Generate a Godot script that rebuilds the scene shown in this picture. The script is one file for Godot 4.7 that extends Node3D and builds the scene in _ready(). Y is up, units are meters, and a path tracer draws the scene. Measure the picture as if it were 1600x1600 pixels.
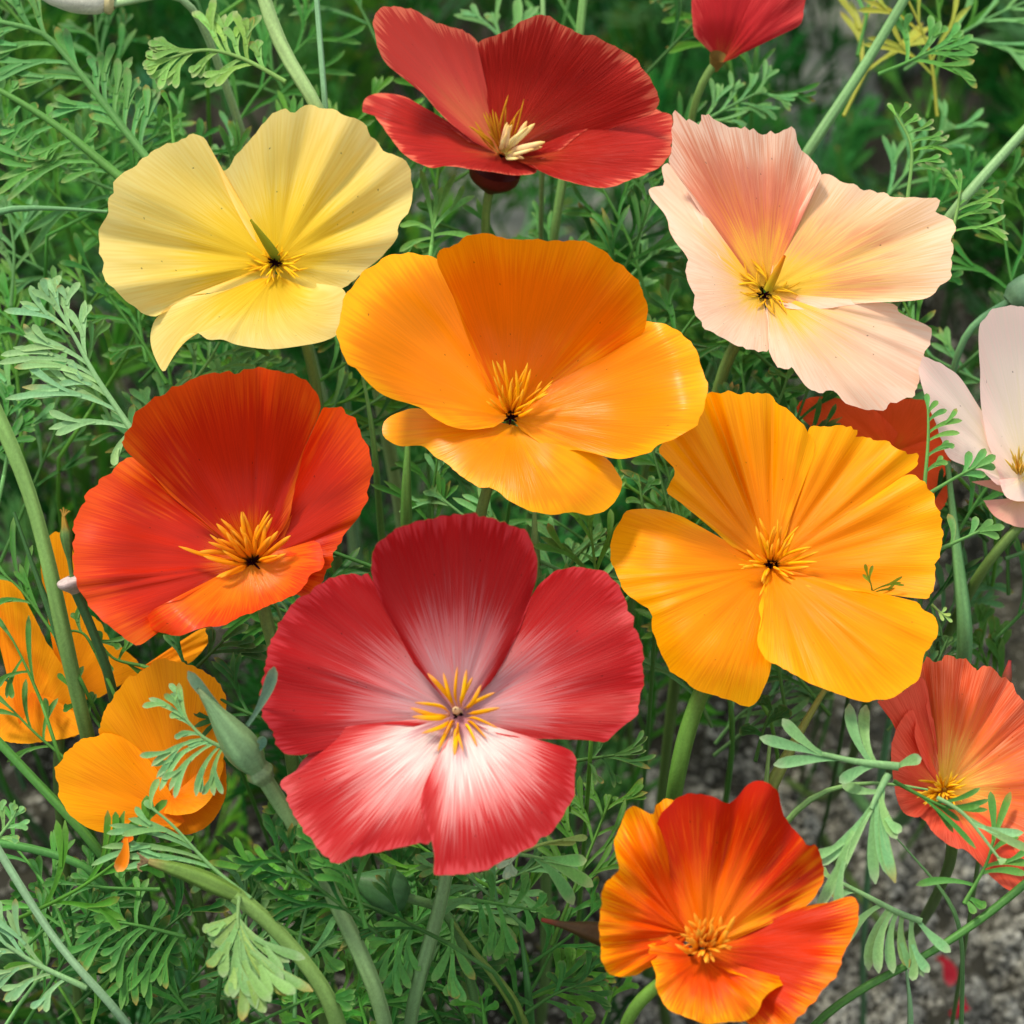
extends Node3D
# California poppies in a garden bed, seen from half a metre. Metres; y is up; the ground is y = 0.

const FOV := 22.0
const PITCH := 42.0
const FOCUS := 0.45
const HALF := 800.0
var cam_at := Vector3.ZERO
var c_right := Vector3.RIGHT
var c_up := Vector3.UP
var c_fwd := Vector3.FORWARD
var px := 0.0                     # one survey unit, a little over a tenth of a millimetre
var rng := RandomNumberGenerator.new()
var taken := {}
var fine := FastNoiseLite.new()
var broad := FastNoiseLite.new()
var mats := {}
var vein_bump: ImageTexture
var mottle: ImageTexture


# ---------------------------------------------------------------- mesh building
class MB:
	var v := PackedVector3Array()
	var c := PackedColorArray()
	var u := PackedVector2Array()
	var ix := PackedInt32Array()

	func vert(p: Vector3, col := Color.WHITE, uv := Vector2.ZERO) -> int:
		v.append(p)
		c.append(col)
		u.append(uv)
		return v.size() - 1

	func quad(a: int, b: int, d: int, e: int) -> void:   # a b / d e
		ix.append_array(PackedInt32Array([a, b, d, b, e, d]))

	func grid(first: int, rows: int, cols: int) -> void:
		for i in rows - 1:
			for j in cols - 1:
				var a := first + i * cols + j
				quad(a, a + 1, a + cols, a + cols + 1)

	func mesh(origin := Vector3.ZERO) -> ArrayMesh:
		var n := PackedVector3Array()
		n.resize(v.size())
		for t in range(0, ix.size(), 3):
			var a := ix[t]
			var b := ix[t + 1]
			var d := ix[t + 2]
			var f := (v[d] - v[a]).cross(v[b] - v[a])
			n[a] += f
			n[b] += f
			n[d] += f
		for i in n.size():
			n[i] = n[i].normalized() if n[i].length_squared() > 1e-30 else Vector3.UP
			v[i] -= origin
		var arrays := []
		arrays.resize(Mesh.ARRAY_MAX)
		arrays[Mesh.ARRAY_VERTEX] = v
		arrays[Mesh.ARRAY_NORMAL] = n
		arrays[Mesh.ARRAY_COLOR] = c
		arrays[Mesh.ARRAY_TEX_UV] = u
		arrays[Mesh.ARRAY_INDEX] = ix
		var m := ArrayMesh.new()
		m.add_surface_from_arrays(Mesh.PRIMITIVE_TRIANGLES, arrays)
		return m


# a place in the bed: x and y as surveyed on the plane of focus, d how far behind it (all in survey units)
func at(x: float, y: float, d: float) -> Vector3:
	var far := FOCUS + d * px
	var k := far * 2.0 * tan(deg_to_rad(FOV / 2.0)) / 1600.0
	return cam_at + c_fwd * far + c_right * (x - HALF) * k + c_up * (HALF - y) * k


func numbered(called: String) -> String:
	taken[called] = taken.get(called, -1) + 1
	return called if taken[called] == 0 else "%s_%03d" % [called, taken[called]]


func thing(called: String, label: String, category: String, where: Vector3, group := "") -> Node3D:
	var o := Node3D.new()
	o.name = numbered(called)
	add_child(o)
	o.position = where
	tag(o, label, category, group)
	return o


func tag(o: Node3D, label: String, category: String, group := "", kind := "") -> void:
	o.set_meta("label", label)
	o.set_meta("category", category)
	if group:
		o.set_meta("group", group)
	if kind:
		o.set_meta("kind", kind)


func part(called: String, b: MB, m: Material, parent: Node3D, label := "") -> MeshInstance3D:
	var o := MeshInstance3D.new()
	o.name = called
	var root: Node3D = parent
	var origin := Vector3.ZERO
	while root != self:
		origin += root.position
		root = root.get_parent()
	o.mesh = b.mesh(origin)
	o.material_override = m
	parent.add_child(o, true)
	if label:
		o.set_meta("label", label)
	return o


# ---------------------------------------------------------------- colours and textures
func rgb(r: int, g: int, b: int) -> Color:
	return Color8(r, g, b)


func lin(r: int, g: int, b: int) -> Color:
	return Color8(r, g, b).srgb_to_linear()


func ramp(stops: Array, t: float) -> Color:
	if t <= stops[0][0]:
		return stops[0][1]
	for k in range(1, stops.size()):
		if t <= stops[k][0]:
			var f: float = (t - stops[k - 1][0]) / (stops[k][0] - stops[k - 1][0])
			f = f * f * (3.0 - 2.0 * f)
			return stops[k - 1][1].lerp(stops[k][1], f)
	return stops[-1][1]


# colour of a petal's skin: stops run from its claw (0) to its rim (1), broken into streaks along the veins
func petal_skin(stops: Array, o: Dictionary) -> ImageTexture:
	var w := 512
	var h := 256
	var bytes := PackedByteArray()
	bytes.resize(w * h * 3)
	var streak: float = o.get("streak", 0.1)
	var fade: float = o.get("tone", 0.08) * 0.45
	var off: float = o.get("seed", 0) * 37.0
	var edge: Color = o.get("edge", Color.BLACK)
	var edge_k: float = o.get("edge_k", 0.0)
	var edge_w: float = o.get("edge_w", 0.7)
	var rim: Color = o.get("rim", Color.BLACK)
	var rim_k: float = o.get("rim_k", 0.0)
	var line: Color = o.get("line", Color.BLACK)
	var line_k: float = o.get("line_k", 0.0)
	var line_from: float = o.get("line_from", 0.2)
	var line_to: float = o.get("line_to", 0.8)
	var at_byte := 0
	for j in h:
		var s := (j + 0.5) / h
		for i in w:
			var a := (i + 0.5) / w
			var n1 := fine.get_noise_2d(a * 1300.0 + off, s * 22.0 + off)
			var n2 := fine.get_noise_2d(a * 430.0 - off, s * 10.0 - off)
			var n3 := broad.get_noise_2d(a * 60.0 + off, s * 40.0)
			var c := ramp(stops, s + streak * (1.0 * n1 + 0.2 * n2 + 0.4 * n3))
			if edge_k > 0.0:
				c = c.lerp(edge, edge_k * smoothstep(edge_w, 1.0, absf(a * 2.0 - 1.0) + 0.25 * n3 + 0.12 * n2))
			if rim_k > 0.0:
				c = c.lerp(rim, rim_k * smoothstep(0.93, 1.0, s + 0.05 * n2 + 0.03 * n1))
			if line_k > 0.0:
				c = c.lerp(line, line_k * smoothstep(-0.1, 0.45, 0.8 * n1 + 0.5 * n2 + 0.5 * n3) * smoothstep(line_from, line_from + 0.15, s) * (1.0 - smoothstep(line_to, line_to + 0.2, s)))
			var k := 1.0 + fade * (0.9 * n1 + 0.08 * n2 + 0.3 * n3)
			bytes[at_byte] = int(clampf(c.r * k, 0.0, 1.0) * 255.0)
			bytes[at_byte + 1] = int(clampf(c.g * k, 0.0, 1.0) * 255.0)
			bytes[at_byte + 2] = int(clampf(c.b * k, 0.0, 1.0) * 255.0)
			at_byte += 3
	var specks := RandomNumberGenerator.new()
	specks.seed = 500 + int(off)
	for k in 14:
		var sx := specks.randi_range(2, w - 3)
		var sy := int(h * specks.randf_range(0.2, 0.9))
		var dim := specks.randf_range(0.35, 0.8)
		for q in [[0, 0], [1, 0], [0, 1]]:
			var n: int = (clampi(sy + q[1], 0, h - 1) * w + sx + q[0]) * 3
			for ch in 3:
				bytes[n + ch] = int(bytes[n + ch] * dim)
	return ImageTexture.create_from_image(Image.create_from_data(w, h, false, Image.FORMAT_RGB8, bytes))


func bump_skin(w: int, h: int, fx: float, fy: float) -> ImageTexture:
	var bytes := PackedByteArray()
	bytes.resize(w * h)
	for j in h:
		for i in w:
			var n := fine.get_noise_2d(float(i) * fx / w, float(j) * fy / h) + 0.5 * fine.get_noise_2d(float(i) * fx * 2.3 / w + 90.0, float(j) * fy * 1.5 / h)
			bytes[j * w + i] = int(clampf(0.5 + 0.45 * n, 0.0, 1.0) * 255.0)
	return ImageTexture.create_from_image(Image.create_from_data(w, h, false, Image.FORMAT_L8, bytes))


func mottled() -> ImageTexture:
	var w := 256
	var bytes := PackedByteArray()
	bytes.resize(w * w)
	var n := FastNoiseLite.new()
	n.seed = 5
	n.frequency = 1.0
	for j in w:
		for i in w:
			# wraps round, so that it repeats without a seam
			var a := TAU * i / w
			var b := TAU * j / w
			var p := Vector3(cos(a) * 2.4, sin(a) * 2.4 + cos(b) * 2.4, sin(b) * 2.4)
			var f := 0.55 * n.get_noise_3dv(p * 1.3) + 0.45 * n.get_noise_3dv(p * 5.0 + Vector3(9, 0, 0)) + 0.3 * n.get_noise_3dv(p * 11.0)
			bytes[j * w + i] = int(clampf(0.86 + 0.2 * f, 0.0, 1.0) * 255.0)
	return ImageTexture.create_from_image(Image.create_from_data(w, w, false, Image.FORMAT_L8, bytes))


func petal_mat(skin: ImageTexture, o := {}) -> StandardMaterial3D:
	var m := StandardMaterial3D.new()
	m.albedo_texture = skin
	m.vertex_color_use_as_albedo = true
	m.roughness = o.get("rough", 0.42)
	m.metallic_specular = o.get("spec", 0.26)
	m.heightmap_enabled = true
	m.heightmap_texture = vein_bump
	m.heightmap_scale = o.get("bump", 0.0025)
	m.backlight_enabled = true
	var b: float = o.get("back", 0.58)
	m.backlight = Color(b, b, b).linear_to_srgb()
	m.texture_repeat = false
	m.cull_mode = BaseMaterial3D.CULL_DISABLED
	return m


func green_mat(rough := 0.55, back := 0.35) -> StandardMaterial3D:
	var m := StandardMaterial3D.new()
	m.vertex_color_use_as_albedo = true
	m.albedo_texture = mottle
	m.uv1_triplanar = true
	m.uv1_world_triplanar = true
	m.uv1_scale = Vector3.ONE * 90.0
	m.heightmap_enabled = true
	m.heightmap_texture = mottle
	m.heightmap_scale = 0.012
	m.roughness = rough
	m.metallic_specular = 0.35
	m.backlight_enabled = back > 0.0
	m.backlight = Color(back, back, back).linear_to_srgb()
	m.cull_mode = BaseMaterial3D.CULL_DISABLED
	return m


# ---------------------------------------------------------------- curves
func spline(p: Array, n: int) -> PackedVector3Array:      # Catmull-Rom through p, n points evenly spaced along it
	var dense := PackedVector3Array()
	var m := p.size()
	if m == 2:
		for i in n:
			dense.append(p[0].lerp(p[1], float(i) / (n - 1)))
		return dense
	for k in m - 1:
		var a: Vector3 = p[maxi(k - 1, 0)]
		var b: Vector3 = p[k]
		var c: Vector3 = p[k + 1]
		var d: Vector3 = p[mini(k + 2, m - 1)]
		for i in 12:
			dense.append(b.cubic_interpolate(c, a, d, i / 12.0))
	dense.append(p[m - 1])
	var run := PackedFloat32Array([0.0])
	for i in range(1, dense.size()):
		run.append(run[i - 1] + dense[i].distance_to(dense[i - 1]))
	var out := PackedVector3Array()
	var k2 := 0
	for i in n:
		var want := run[-1] * i / (n - 1)
		while k2 < dense.size() - 2 and run[k2 + 1] < want:
			k2 += 1
		var span := maxf(run[k2 + 1] - run[k2], 1e-9)
		out.append(dense[k2].lerp(dense[k2 + 1], clampf((want - run[k2]) / span, 0.0, 1.0)))
	return out


func tube(b: MB, path: PackedVector3Array, radius: Callable, sides: int, colour: Callable, ribs := 0.0, flat := 1.0) -> void:
	var first := b.v.size()
	var n := path.size()
	var side := Vector3.ZERO
	for i in n:
		var dir := (path[mini(i + 1, n - 1)] - path[maxi(i - 1, 0)]).normalized()
		if i == 0:
			side = dir.cross(c_fwd).normalized()
			if side.length() < 0.1:
				side = c_right
		side = (side - dir * side.dot(dir)).normalized()
		var up := dir.cross(side).normalized()
		var t := float(i) / (n - 1)
		var r: float = radius.call(t)
		var col: Color = colour.call(t)
		for s in sides + 1:
			var an := TAU * s / sides
			var q := r * (1.0 + ribs * cos(an * 5.0 + 1.0))
			var shade := col * (1.0 + ribs * 1.2 * cos(an * 5.0 + 1.0)) if ribs > 0.0 else col
			if ribs > 0.0:
				shade *= 1.0 + 0.17 * fine.get_noise_2d(cos(an) * 60.0 + col.g * 900.0, sin(an) * 60.0 + t * 22.0)
			b.vert(path[i] + side * cos(an) * q + up * sin(an) * q * flat, shade, Vector2(float(s) / sides, t))
	b.grid(first, n, sides + 1)


# ---------------------------------------------------------------- petals
# rim: the petal's traced edge from one side round to the other, in the flower's own sheet (offset and scale in fl)
# o: g = slope of the petal's plane, prof = [[s, depth]] along the petal, e = turn of its side edges, pleats, wave, jag
func petal(fl: Dictionary, rim: Array, o := {}) -> void:
	var pts := []
	for k in range(0, rim.size(), 2):
		pts.append(Vector3(fl.ox + rim[k] * fl.k, fl.oy + rim[k + 1] * fl.k, 0.0))
	var ap: Array = o.get("apex", fl.c)
	var apex := Vector3(fl.ox + ap[0] * fl.k, fl.oy + ap[1] * fl.k, 0.0)
	var mid := []
	for k in range(0, o.get("mid", []).size(), 2):
		mid.append(Vector3(fl.ox + o.mid[k] * fl.k, fl.oy + o.mid[k + 1] * fl.k, 0.0))
	var nv: int = o.get("nv", 110)
	var nu: int = o.get("nu", 30)
	var edge := spline(pts, nv)
	var mids := spline(mid, nv) if mid.size() else PackedVector3Array()
	var rmax := 0.0
	for q in edge:
		rmax = maxf(rmax, q.distance_to(apex))
	# how far round the petal each spoke stands, -1 to 1
	var turn := PackedFloat32Array([0.0])
	for j in range(1, nv):
		var d0 := edge[j - 1] - apex
		var d1 := edge[j] - apex
		turn.append(turn[j - 1] + absf(Vector2(d0.x, d0.y).angle_to(Vector2(d1.x, d1.y))) + 0.0004)
	var c0: Array = fl.c
	var centre := Vector3(fl.ox + c0[0] * fl.k, fl.oy + c0[1] * fl.k, 0.0)
	var g: Array = o.get("g", [0.0, -0.5])
	var prof: Array = o.get("prof", [[0.0, 0.0], [0.5, 0.03], [1.0, 0.0]])
	var e: float = o.get("e", 0.0)
	var wave: float = o.get("wave", 0.02)
	var wave_n: float = o.get("wave_n", 2.0)
	var jag: float = o.get("jag", 0.008)
	var dd: float = fl.d + o.get("d", 0.0)
	var seed_: float = fl.seed * 13.7 + rim[0] * 0.37
	var pl: Array = o.get("pleats", [])         # [place -1..1, depth, width] each
	var b := MB.new()
	for i in nu:
		var u := pow(float(i) / (nu - 1), 0.9)
		for j in nv:
			var a := turn[j] / turn[nv - 1] * 2.0 - 1.0
			var out := edge[j] - apex
			var rough := 1.0 + jag * (fine.get_noise_2d(a * 60.0 * rmax / 200.0, seed_) + 0.8 * fine.get_noise_2d(a * 150.0, seed_ + 50.0)) * smoothstep(0.6, 1.0, u)
			var q := apex + out * u * rough
			if mids.size():
				var ctrl := mids[j] * 2.0 - (apex + edge[j]) * 0.5
				q = apex * (1 - u) * (1 - u) + ctrl * 2.0 * u * (1 - u) + edge[j] * u * u
			var s := q.distance_to(apex) / rmax
			var h := 0.0
			for k in range(1, prof.size()):
				if s <= prof[k][0] or k == prof.size() - 1:
					var f: float = clampf((s - prof[k - 1][0]) / (prof[k][0] - prof[k - 1][0]), 0.0, 1.0)
					var before: float = prof[maxi(k - 2, 0)][1]
					var after: float = prof[mini(k + 1, prof.size() - 1)][1]
					h = cubic_interpolate(prof[k - 1][1], prof[k][1], before, after, f)
					break
			h += e * a * a * s
			h += o.get("e1", 0.0) * smoothstep(0.45, 1.0, a) * s + o.get("e0", 0.0) * smoothstep(-0.45, -1.0, a) * s
			for p in pl:
				var z: float = (a - p[0]) / p[2]
				h += p[1] * exp(-z * z) * smoothstep(0.08, 0.75, s)
			h += wave * broad.get_noise_2d(a * wave_n * 16.0 + seed_, s * 14.0) * s * 1.6
			h += wave * 0.3 * fine.get_noise_2d(a * 34.0, seed_ + s * 4.0) * smoothstep(0.65, 1.0, u)
			var depth: float = dd + g[0] * (q.x - centre.x) + g[1] * (q.y - centre.y) + h * rmax
			b.vert(at(q.x, q.y, depth), o.get("tint", Color.WHITE), Vector2(a * 0.5 + 0.5, u))
	b.grid(0, nu, nv)
	part("petal", b, o.get("mat", fl.mat), fl.root)


func bloom(label: String, ox: float, oy: float, k: float, c: Array, d: float, m: Material, foot: Vector3, seed_: int) -> Dictionary:
	var root := thing("poppy_flower", label, "flower", foot)
	return {"root": root, "ox": ox, "oy": oy, "k": k, "c": c, "d": d, "mat": m, "seed": seed_}


func beneath(x: float, y: float, d: float, dx := 0.0, dz := 0.0) -> Vector3:
	var p := at(x, y, d)
	return Vector3(p.x + dx, 0.0, p.z + dz)


# stamens: tips [x, y] in the flower's sheet, or count spread round by chance
func stamens(fl: Dictionary, tips: Array, o := {}) -> void:
	var c: Array = o.get("c", fl.c)
	var x0: float = fl.ox + c[0] * fl.k
	var y0: float = fl.oy + c[1] * fl.k
	var r: float = o.get("r", 4.2) * 0.78
	var lift: float = o.get("lift", 34.0)
	var gy: float = o.get("gy", -0.3)
	var col: Color = o.get("col", lin(250, 185, 40))
	var tipc: Color = o.get("tip", col.lerp(lin(255, 215, 130), 0.4))
	var basec: Color = o.get("base", lin(40, 12, 10))
	var dark: float = o.get("dark", 0.2)
	var start: float = o.get("start", 7.0)
	var all_tips := tips.duplicate()
	if o.get("more", true):
		for k in range(0, tips.size(), 2):
			var f := rng.randf_range(0.6, 0.98)
			all_tips.append(lerpf(c[0], tips[k], f) + rng.randf_range(-20.0, 20.0))
			all_tips.append(lerpf(c[1], tips[k + 1], f) + rng.randf_range(-20.0, 20.0))
	tips = all_tips
	for k in range(0, tips.size(), 2):
		var x1: float = fl.ox + tips[k] * fl.k
		var y1: float = fl.oy + tips[k + 1] * fl.k
		var dir := Vector2(x1 - x0, y1 - y0)
		var n := dir.normalized() * minf(start, dir.length() * 0.3)
		var bend: Vector2 = Vector2(-dir.y, dir.x) * rng.randf_range(-0.1, 0.1) * o.get("bend", 1.0)
		var up := lift * rng.randf_range(0.8, 1.2)
		var dc: float = fl.d - o.get("over", 6.0)
		var path := spline([at(x0 + n.x, y0 + n.y, dc), at(x0 + dir.x * 0.45 + bend.x, y0 + dir.y * 0.45 + bend.y, dc - up * 0.7 + gy * dir.y * 0.45), at(x1, y1, dc - up + gy * dir.y)], 12)
		var b := MB.new()
		var rr := r * rng.randf_range(0.62, 1.1) * px
		var hue := rng.randf_range(0.82, 1.1)
		tube(b, path, func(t): return rr * (0.45 + 0.55 * smoothstep(0.16, 0.42, t)) * sqrt(maxf(1.0 - pow(maxf(t - 0.55, 0.0) / 0.45, 3.0), 0.02)), 7,
			func(t): return basec.lerp(Color(col.r * hue, col.g * hue * hue, col.b * hue), smoothstep(dark, dark + 0.12, t)).lerp(tipc, smoothstep(0.7, 1.0, t)), 0.12, 0.7)
		part("stamen", b, mats.stamen, fl.root)


func ring(fl: Dictionary, count: int, r0: float, r1: float, o := {}) -> Array:
	var out := []
	for k in count:
		var an: float = o.get("from", 0.0) + (o.get("to", TAU) - o.get("from", 0.0)) * (k + rng.randf_range(-0.3, 0.3)) / count
		var r: float = rng.randf_range(r0, r1) / fl.k
		out.append(fl.c[0] + cos(an) * r)
		out.append(fl.c[1] + sin(an) * r * o.get("squash", 0.8))
	return out


# dark eye of short filaments round the pistil
func eye(fl: Dictionary, size: float, o := {}) -> void:
	size *= 0.8
	var c: Array = o.get("c", fl.c)
	var b := MB.new()
	var x0: float = fl.ox + c[0] * fl.k
	var y0: float = fl.oy + c[1] * fl.k
	for k in o.get("n", 7):
		var an: float = TAU * (k + rng.randf_range(-0.3, 0.3)) / o.get("n", 7)
		var l := size * rng.randf_range(0.2, 0.95)
		var mid := at(x0 + cos(an) * l * 0.5, y0 + sin(an) * l * 0.4, fl.d - 18.0)
		tube(b, spline([at(x0, y0, fl.d - 8.0), mid, at(x0 + cos(an) * l, y0 + sin(an) * l * 0.8, fl.d - 26.0)], 7), func(t): return (2.1 - 1.6 * absf(t - 0.5)) * px, 6, func(t): return lin(96, 50, 24).lerp(lin(34, 10, 14), smoothstep(0.1, 0.5, t)))
	part("filaments", b, mats.stamen, fl.root)


# a green stem through surveyed points [x, y, d], then down to the ground
func stem(root: Node3D, p: Array, r: float, col: Color, o := {}) -> void:
	var q := []
	for k in range(0, p.size(), 3):
		q.append(at(p[k], p[k + 1], p[k + 2]))
	if o.get("down", true):
		var last: Vector3 = q[-1]
		var foot: Vector3 = root.position
		var before: Vector3 = q[-2]
		q.append(last.lerp(foot, 0.5) + (last - before).normalized() * last.distance_to(foot) * 0.12)
		q.append(foot - Vector3(0, 0.004, 0))
	var b := MB.new()
	var r1: float = o.get("r1", r * 1.15)
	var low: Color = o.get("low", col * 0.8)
	var path := spline(q, 56)
	for pass_ in 6:
		for i in range(1, path.size() - 1):
			path[i] = path[i].lerp((path[i - 1] + path[i + 1]) * 0.5, 0.6)
	var thin: float = o.get("thin", 1.0)
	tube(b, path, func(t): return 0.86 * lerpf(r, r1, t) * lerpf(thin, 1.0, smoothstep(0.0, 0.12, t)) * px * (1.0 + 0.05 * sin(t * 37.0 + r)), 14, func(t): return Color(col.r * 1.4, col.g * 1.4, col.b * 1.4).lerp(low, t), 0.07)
	part(o.get("called", "stem"), b, mats.stem, root)


# a turned shape between two surveyed points; prof = [[t, radius]]
func turned(root: Node3D, called: String, p0: Array, p1: Array, prof: Array, col: Callable, m: Material, ribs := 0.0, bow := 0.0) -> void:
	var b := MB.new()
	var a := at(p0[0], p0[1], p0[2])
	var e := at(p1[0], p1[1], p1[2])
	var mid := (a + e) * 0.5 + c_up * bow * px
	var radius := func(t):
		for k in range(1, prof.size()):
			if t <= prof[k][0]:
				var f: float = (t - prof[k - 1][0]) / (prof[k][0] - prof[k - 1][0])
				return cubic_interpolate(prof[k - 1][1], prof[k][1], prof[maxi(k - 2, 0)][1], prof[mini(k + 1, prof.size() - 1)][1], f) * px
		return prof[-1][1] * px
	tube(b, spline([a, mid, e], 26), radius, 36, col, ribs)
	part(called, b, m, root)


# ---------------------------------------------------------------- leaves
# one lobe: a narrow spatulate ribbon, folded a little along its midrib
func lobe(b: MB, p0: Vector3, p1: Vector3, bend: Vector3, up: Vector3, w0: float, w1: float, col: Color, tipc: Color, seg := 7) -> void:
	var first := b.v.size()
	var warm := rng.randf_range(-0.12, 0.16)
	var lum := rng.randf_range(0.86, 1.14)
	col = Color(col.r * (1.0 + warm) * lum, col.g * lum, col.b * (1.0 - warm) * lum)
	if rng.randf() < 0.12:
		tipc = lin(190, 160, 84)
	var l := p0.distance_to(p1)
	for i in seg + 1:
		var t := float(i) / seg
		var t2 := 1.0 - pow(1.0 - t, 1.25)
		var q := p0.lerp(p1, t2) + bend * 4.0 * t2 * (1.0 - t2) - up * l * 0.05 * t2 * t2
		var dir := ((p1 - p0) + bend * 4.0 * (1.0 - 2.0 * t2)).normalized()
		var side := dir.cross(up).normalized()
		var w := lerpf(w0, w1, smoothstep(0.1, 0.78, t2))
		w *= sqrt(maxf(1.0 - pow(maxf(t2 - 0.72, 0.0) / 0.28, 2.4), 0.0)) if i < seg else 0.12
		var cc := col.lerp(tipc, smoothstep(0.8, 1.0, t2) * 0.8)
		var pale := cc.lerp(tipc, 0.3)
		b.vert(q - side * w, pale)
		b.vert(q - side * w * 0.72 - up * w * 0.12, cc)
		b.vert(q - up * w * 0.32, cc * 0.92)
		b.vert(q + side * w * 0.72 - up * w * 0.12, cc)
		b.vert(q + side * w, pale)
	b.grid(first, seg + 1, 5)


# a leaflet: a main lobe from p0 to p1 with n side lobes on it
func leaflet(b: MB, p0: Vector3, p1: Vector3, along: Vector3, up: Vector3, n: int, w: float, col: Color, tipc: Color, o := {}) -> void:
	var l := p0.distance_to(p1)
	var dir := (p1 - p0) / l
	var bend := (along - dir * along.dot(dir)) * l * 0.1
	var seg: int = o.get("seg", 7)
	lobe(b, p0, p1, bend, up, w * 0.42, w, col, tipc, seg)
	for k in n:
		var f := lerpf(0.3, 0.72, (k + 0.5) / n) + rng.randf_range(-0.05, 0.05)
		var q0 := p0.lerp(p1, f) + bend * 4.0 * f * (1.0 - f)
		var sgn := 1.0 if k % 2 == 0 else -1.0
		var an: float = sgn * deg_to_rad(rng.randf_range(o.get("spread0", 17.0), o.get("spread1", 30.0)))
		var d2 := dir.rotated(up, an)
		d2 = (d2 + up * rng.randf_range(-0.18, 0.18)).normalized()
		var l2: float = l * (1.0 - f) * rng.randf_range(0.85, 1.3) * o.get("side", 1.0)
		var q1: Vector3 = q0 + d2 * l2
		lobe(b, q0, q1, (dir - d2 * dir.dot(d2)) * l2 * 0.12, up, w * 0.4, w * rng.randf_range(0.85, 1.0), col * rng.randf_range(0.9, 1.08), tipc, seg)
		if o.get("twice", false):
			for s in [-1.0, 1.0]:
				var d3 := d2.rotated(up, s * deg_to_rad(rng.randf_range(22.0, 34.0)))
				var q2 := q0.lerp(q1, rng.randf_range(0.35, 0.55))
				lobe(b, q2, q2 + d3 * l2 * 0.5, Vector3.ZERO, up, w * 0.4, w * 0.85, col, tipc, seg)


# a feathery leaf: rachis [x, y, ...], leaflets [t, x, y, n] each
func leaf(label: String, rachis: Array, lets: Array, o := {}) -> Node3D:
	var d: float = o.get("d", 0.0)
	var g: Array = o.get("g", [0.0, -0.35])
	var x0: float = rachis[-2]
	var y0: float = rachis[-1]
	var place := func(x: float, y: float, dd: float) -> Vector3: return at(x, y, d + g[0] * (x - x0) + g[1] * (y - y0) + dd)
	var col: Color = o.get("col", lin(100, 150, 105))
	var rich := (col.g - (col.r + col.b) * 0.5) / maxf(col.g, 0.01)
	if rich > 0.35:
		col = Color(col.r * 1.45, col.g * 1.55, col.b * 0.95)
	else:
		col = Color(col.r * 1.35, col.g * 1.38, col.b * 1.22)
	var tipc: Color = o.get("tip", col.lerp(lin(190, 210, 130), 0.35))
	var w: float = o.get("w", 6.5) * px * 0.97
	var p := []
	for k in range(0, rachis.size(), 2):
		p.append(place.call(rachis[k], rachis[k + 1], 0.0))
	var path := spline(p, 16)
	var foot: Vector3 = path[-1]
	var root := thing(o.get("called", "poppy_leaf"), label, o.get("category", "leaf"), Vector3(foot.x, 0.0, foot.z) if o.get("down", false) else foot, o.get("group", ""))
	var up: Vector3 = (-c_fwd + c_right * -g[0] + c_up * -g[1] * -1.0).normalized() if false else (-c_fwd + c_right * g[0] + c_up * -g[1]).normalized()
	var b := MB.new()
	var r: float = o.get("r", 3.4) * px
	tube(b, path, func(t): return r * lerpf(0.55, 1.0, t), 8, func(_t): return col.lerp(tipc, 0.2), 0.06)
	part("leaf_stalk", b, mats.leaf, root)
	if o.get("down", false):
		var b2 := MB.new()
		var last := (path[-1] - path[-4]).normalized()
		var q := [path[-1], path[-1] + last * 0.012 - Vector3(0, 0.006, 0), Vector3(foot.x + last.x * 0.02, foot.y * 0.4, foot.z + last.z * 0.01 - 0.03), Vector3(foot.x + last.x * 0.02, -0.003, foot.z - 0.06)]
		tube(b2, spline(q, 18), func(t): return r * lerpf(1.0, 1.4, t), 8, func(t): return col.lerp(tipc, 0.2) * lerpf(1.0, 0.7, t), 0.06)
		part("lower_stalk", b2, mats.stem, root)
	for k in range(0, lets.size(), 4):
		var f: float = (1.0 - lets[k]) * 15.0
		var i := clampi(int(f), 0, 14)
		var p0 := path[i].lerp(path[i + 1], f - i)
		var along := (path[i] - path[i + 1]).normalized()
		var p1: Vector3 = place.call(lets[k + 1], lets[k + 2], rng.randf_range(-14.0, 14.0))
		var lb := MB.new()
		var c2 := col * rng.randf_range(0.88, 1.1)
		c2.a = 1.0
		leaflet(lb, p0, p1, along, up, int(lets[k + 3]), w, c2, tipc, o)
		part("leaflet", lb, mats.leaf, root)
	return root


# a leaf whose leaflets are spread by chance along its rachis
func wild_leaf(label: String, rachis: Array, o := {}) -> Node3D:
	var lets := []
	var n: int = o.get("pairs", 4)
	var pts := []
	for k in range(0, rachis.size(), 2):
		pts.append(Vector3(rachis[k], rachis[k + 1], 0.0))
	var path := spline(pts, 16)
	var total := 0.0
	for i in 15:
		total += path[i].distance_to(path[i + 1])
	for k in n:
		for s in [-1.0, 1.0]:
			var t := lerpf(0.3, 0.88, (k + rng.randf_range(0.0, 0.5) * s * 0.5) / maxf(n - 1, 1.0))
			var i := clampi(int((1.0 - t) * 15.0), 0, 14)
			var dir := path[i] - path[i + 1]
			var an: float = s * deg_to_rad(rng.randf_range(30.0, 55.0))
			var l: float = total * lerpf(0.55, 0.26, t) * rng.randf_range(0.8, 1.2) * o.get("len", 1.0)
			var tip := path[i] + dir.normalized().rotated(Vector3(0, 0, 1), an) * l
			lets.append_array([t, tip.x, tip.y, rng.randi_range(1, 3)])
	lets.append_array([0.86, pts[0].x, pts[0].y, 4])
	return leaf(label, rachis, lets, o)


func pick(k: int) -> Color:
	return [lin(48, 116, 52), lin(68, 136, 68), lin(98, 156, 112), lin(34, 98, 42), lin(74, 134, 48)][k % 5]


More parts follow.
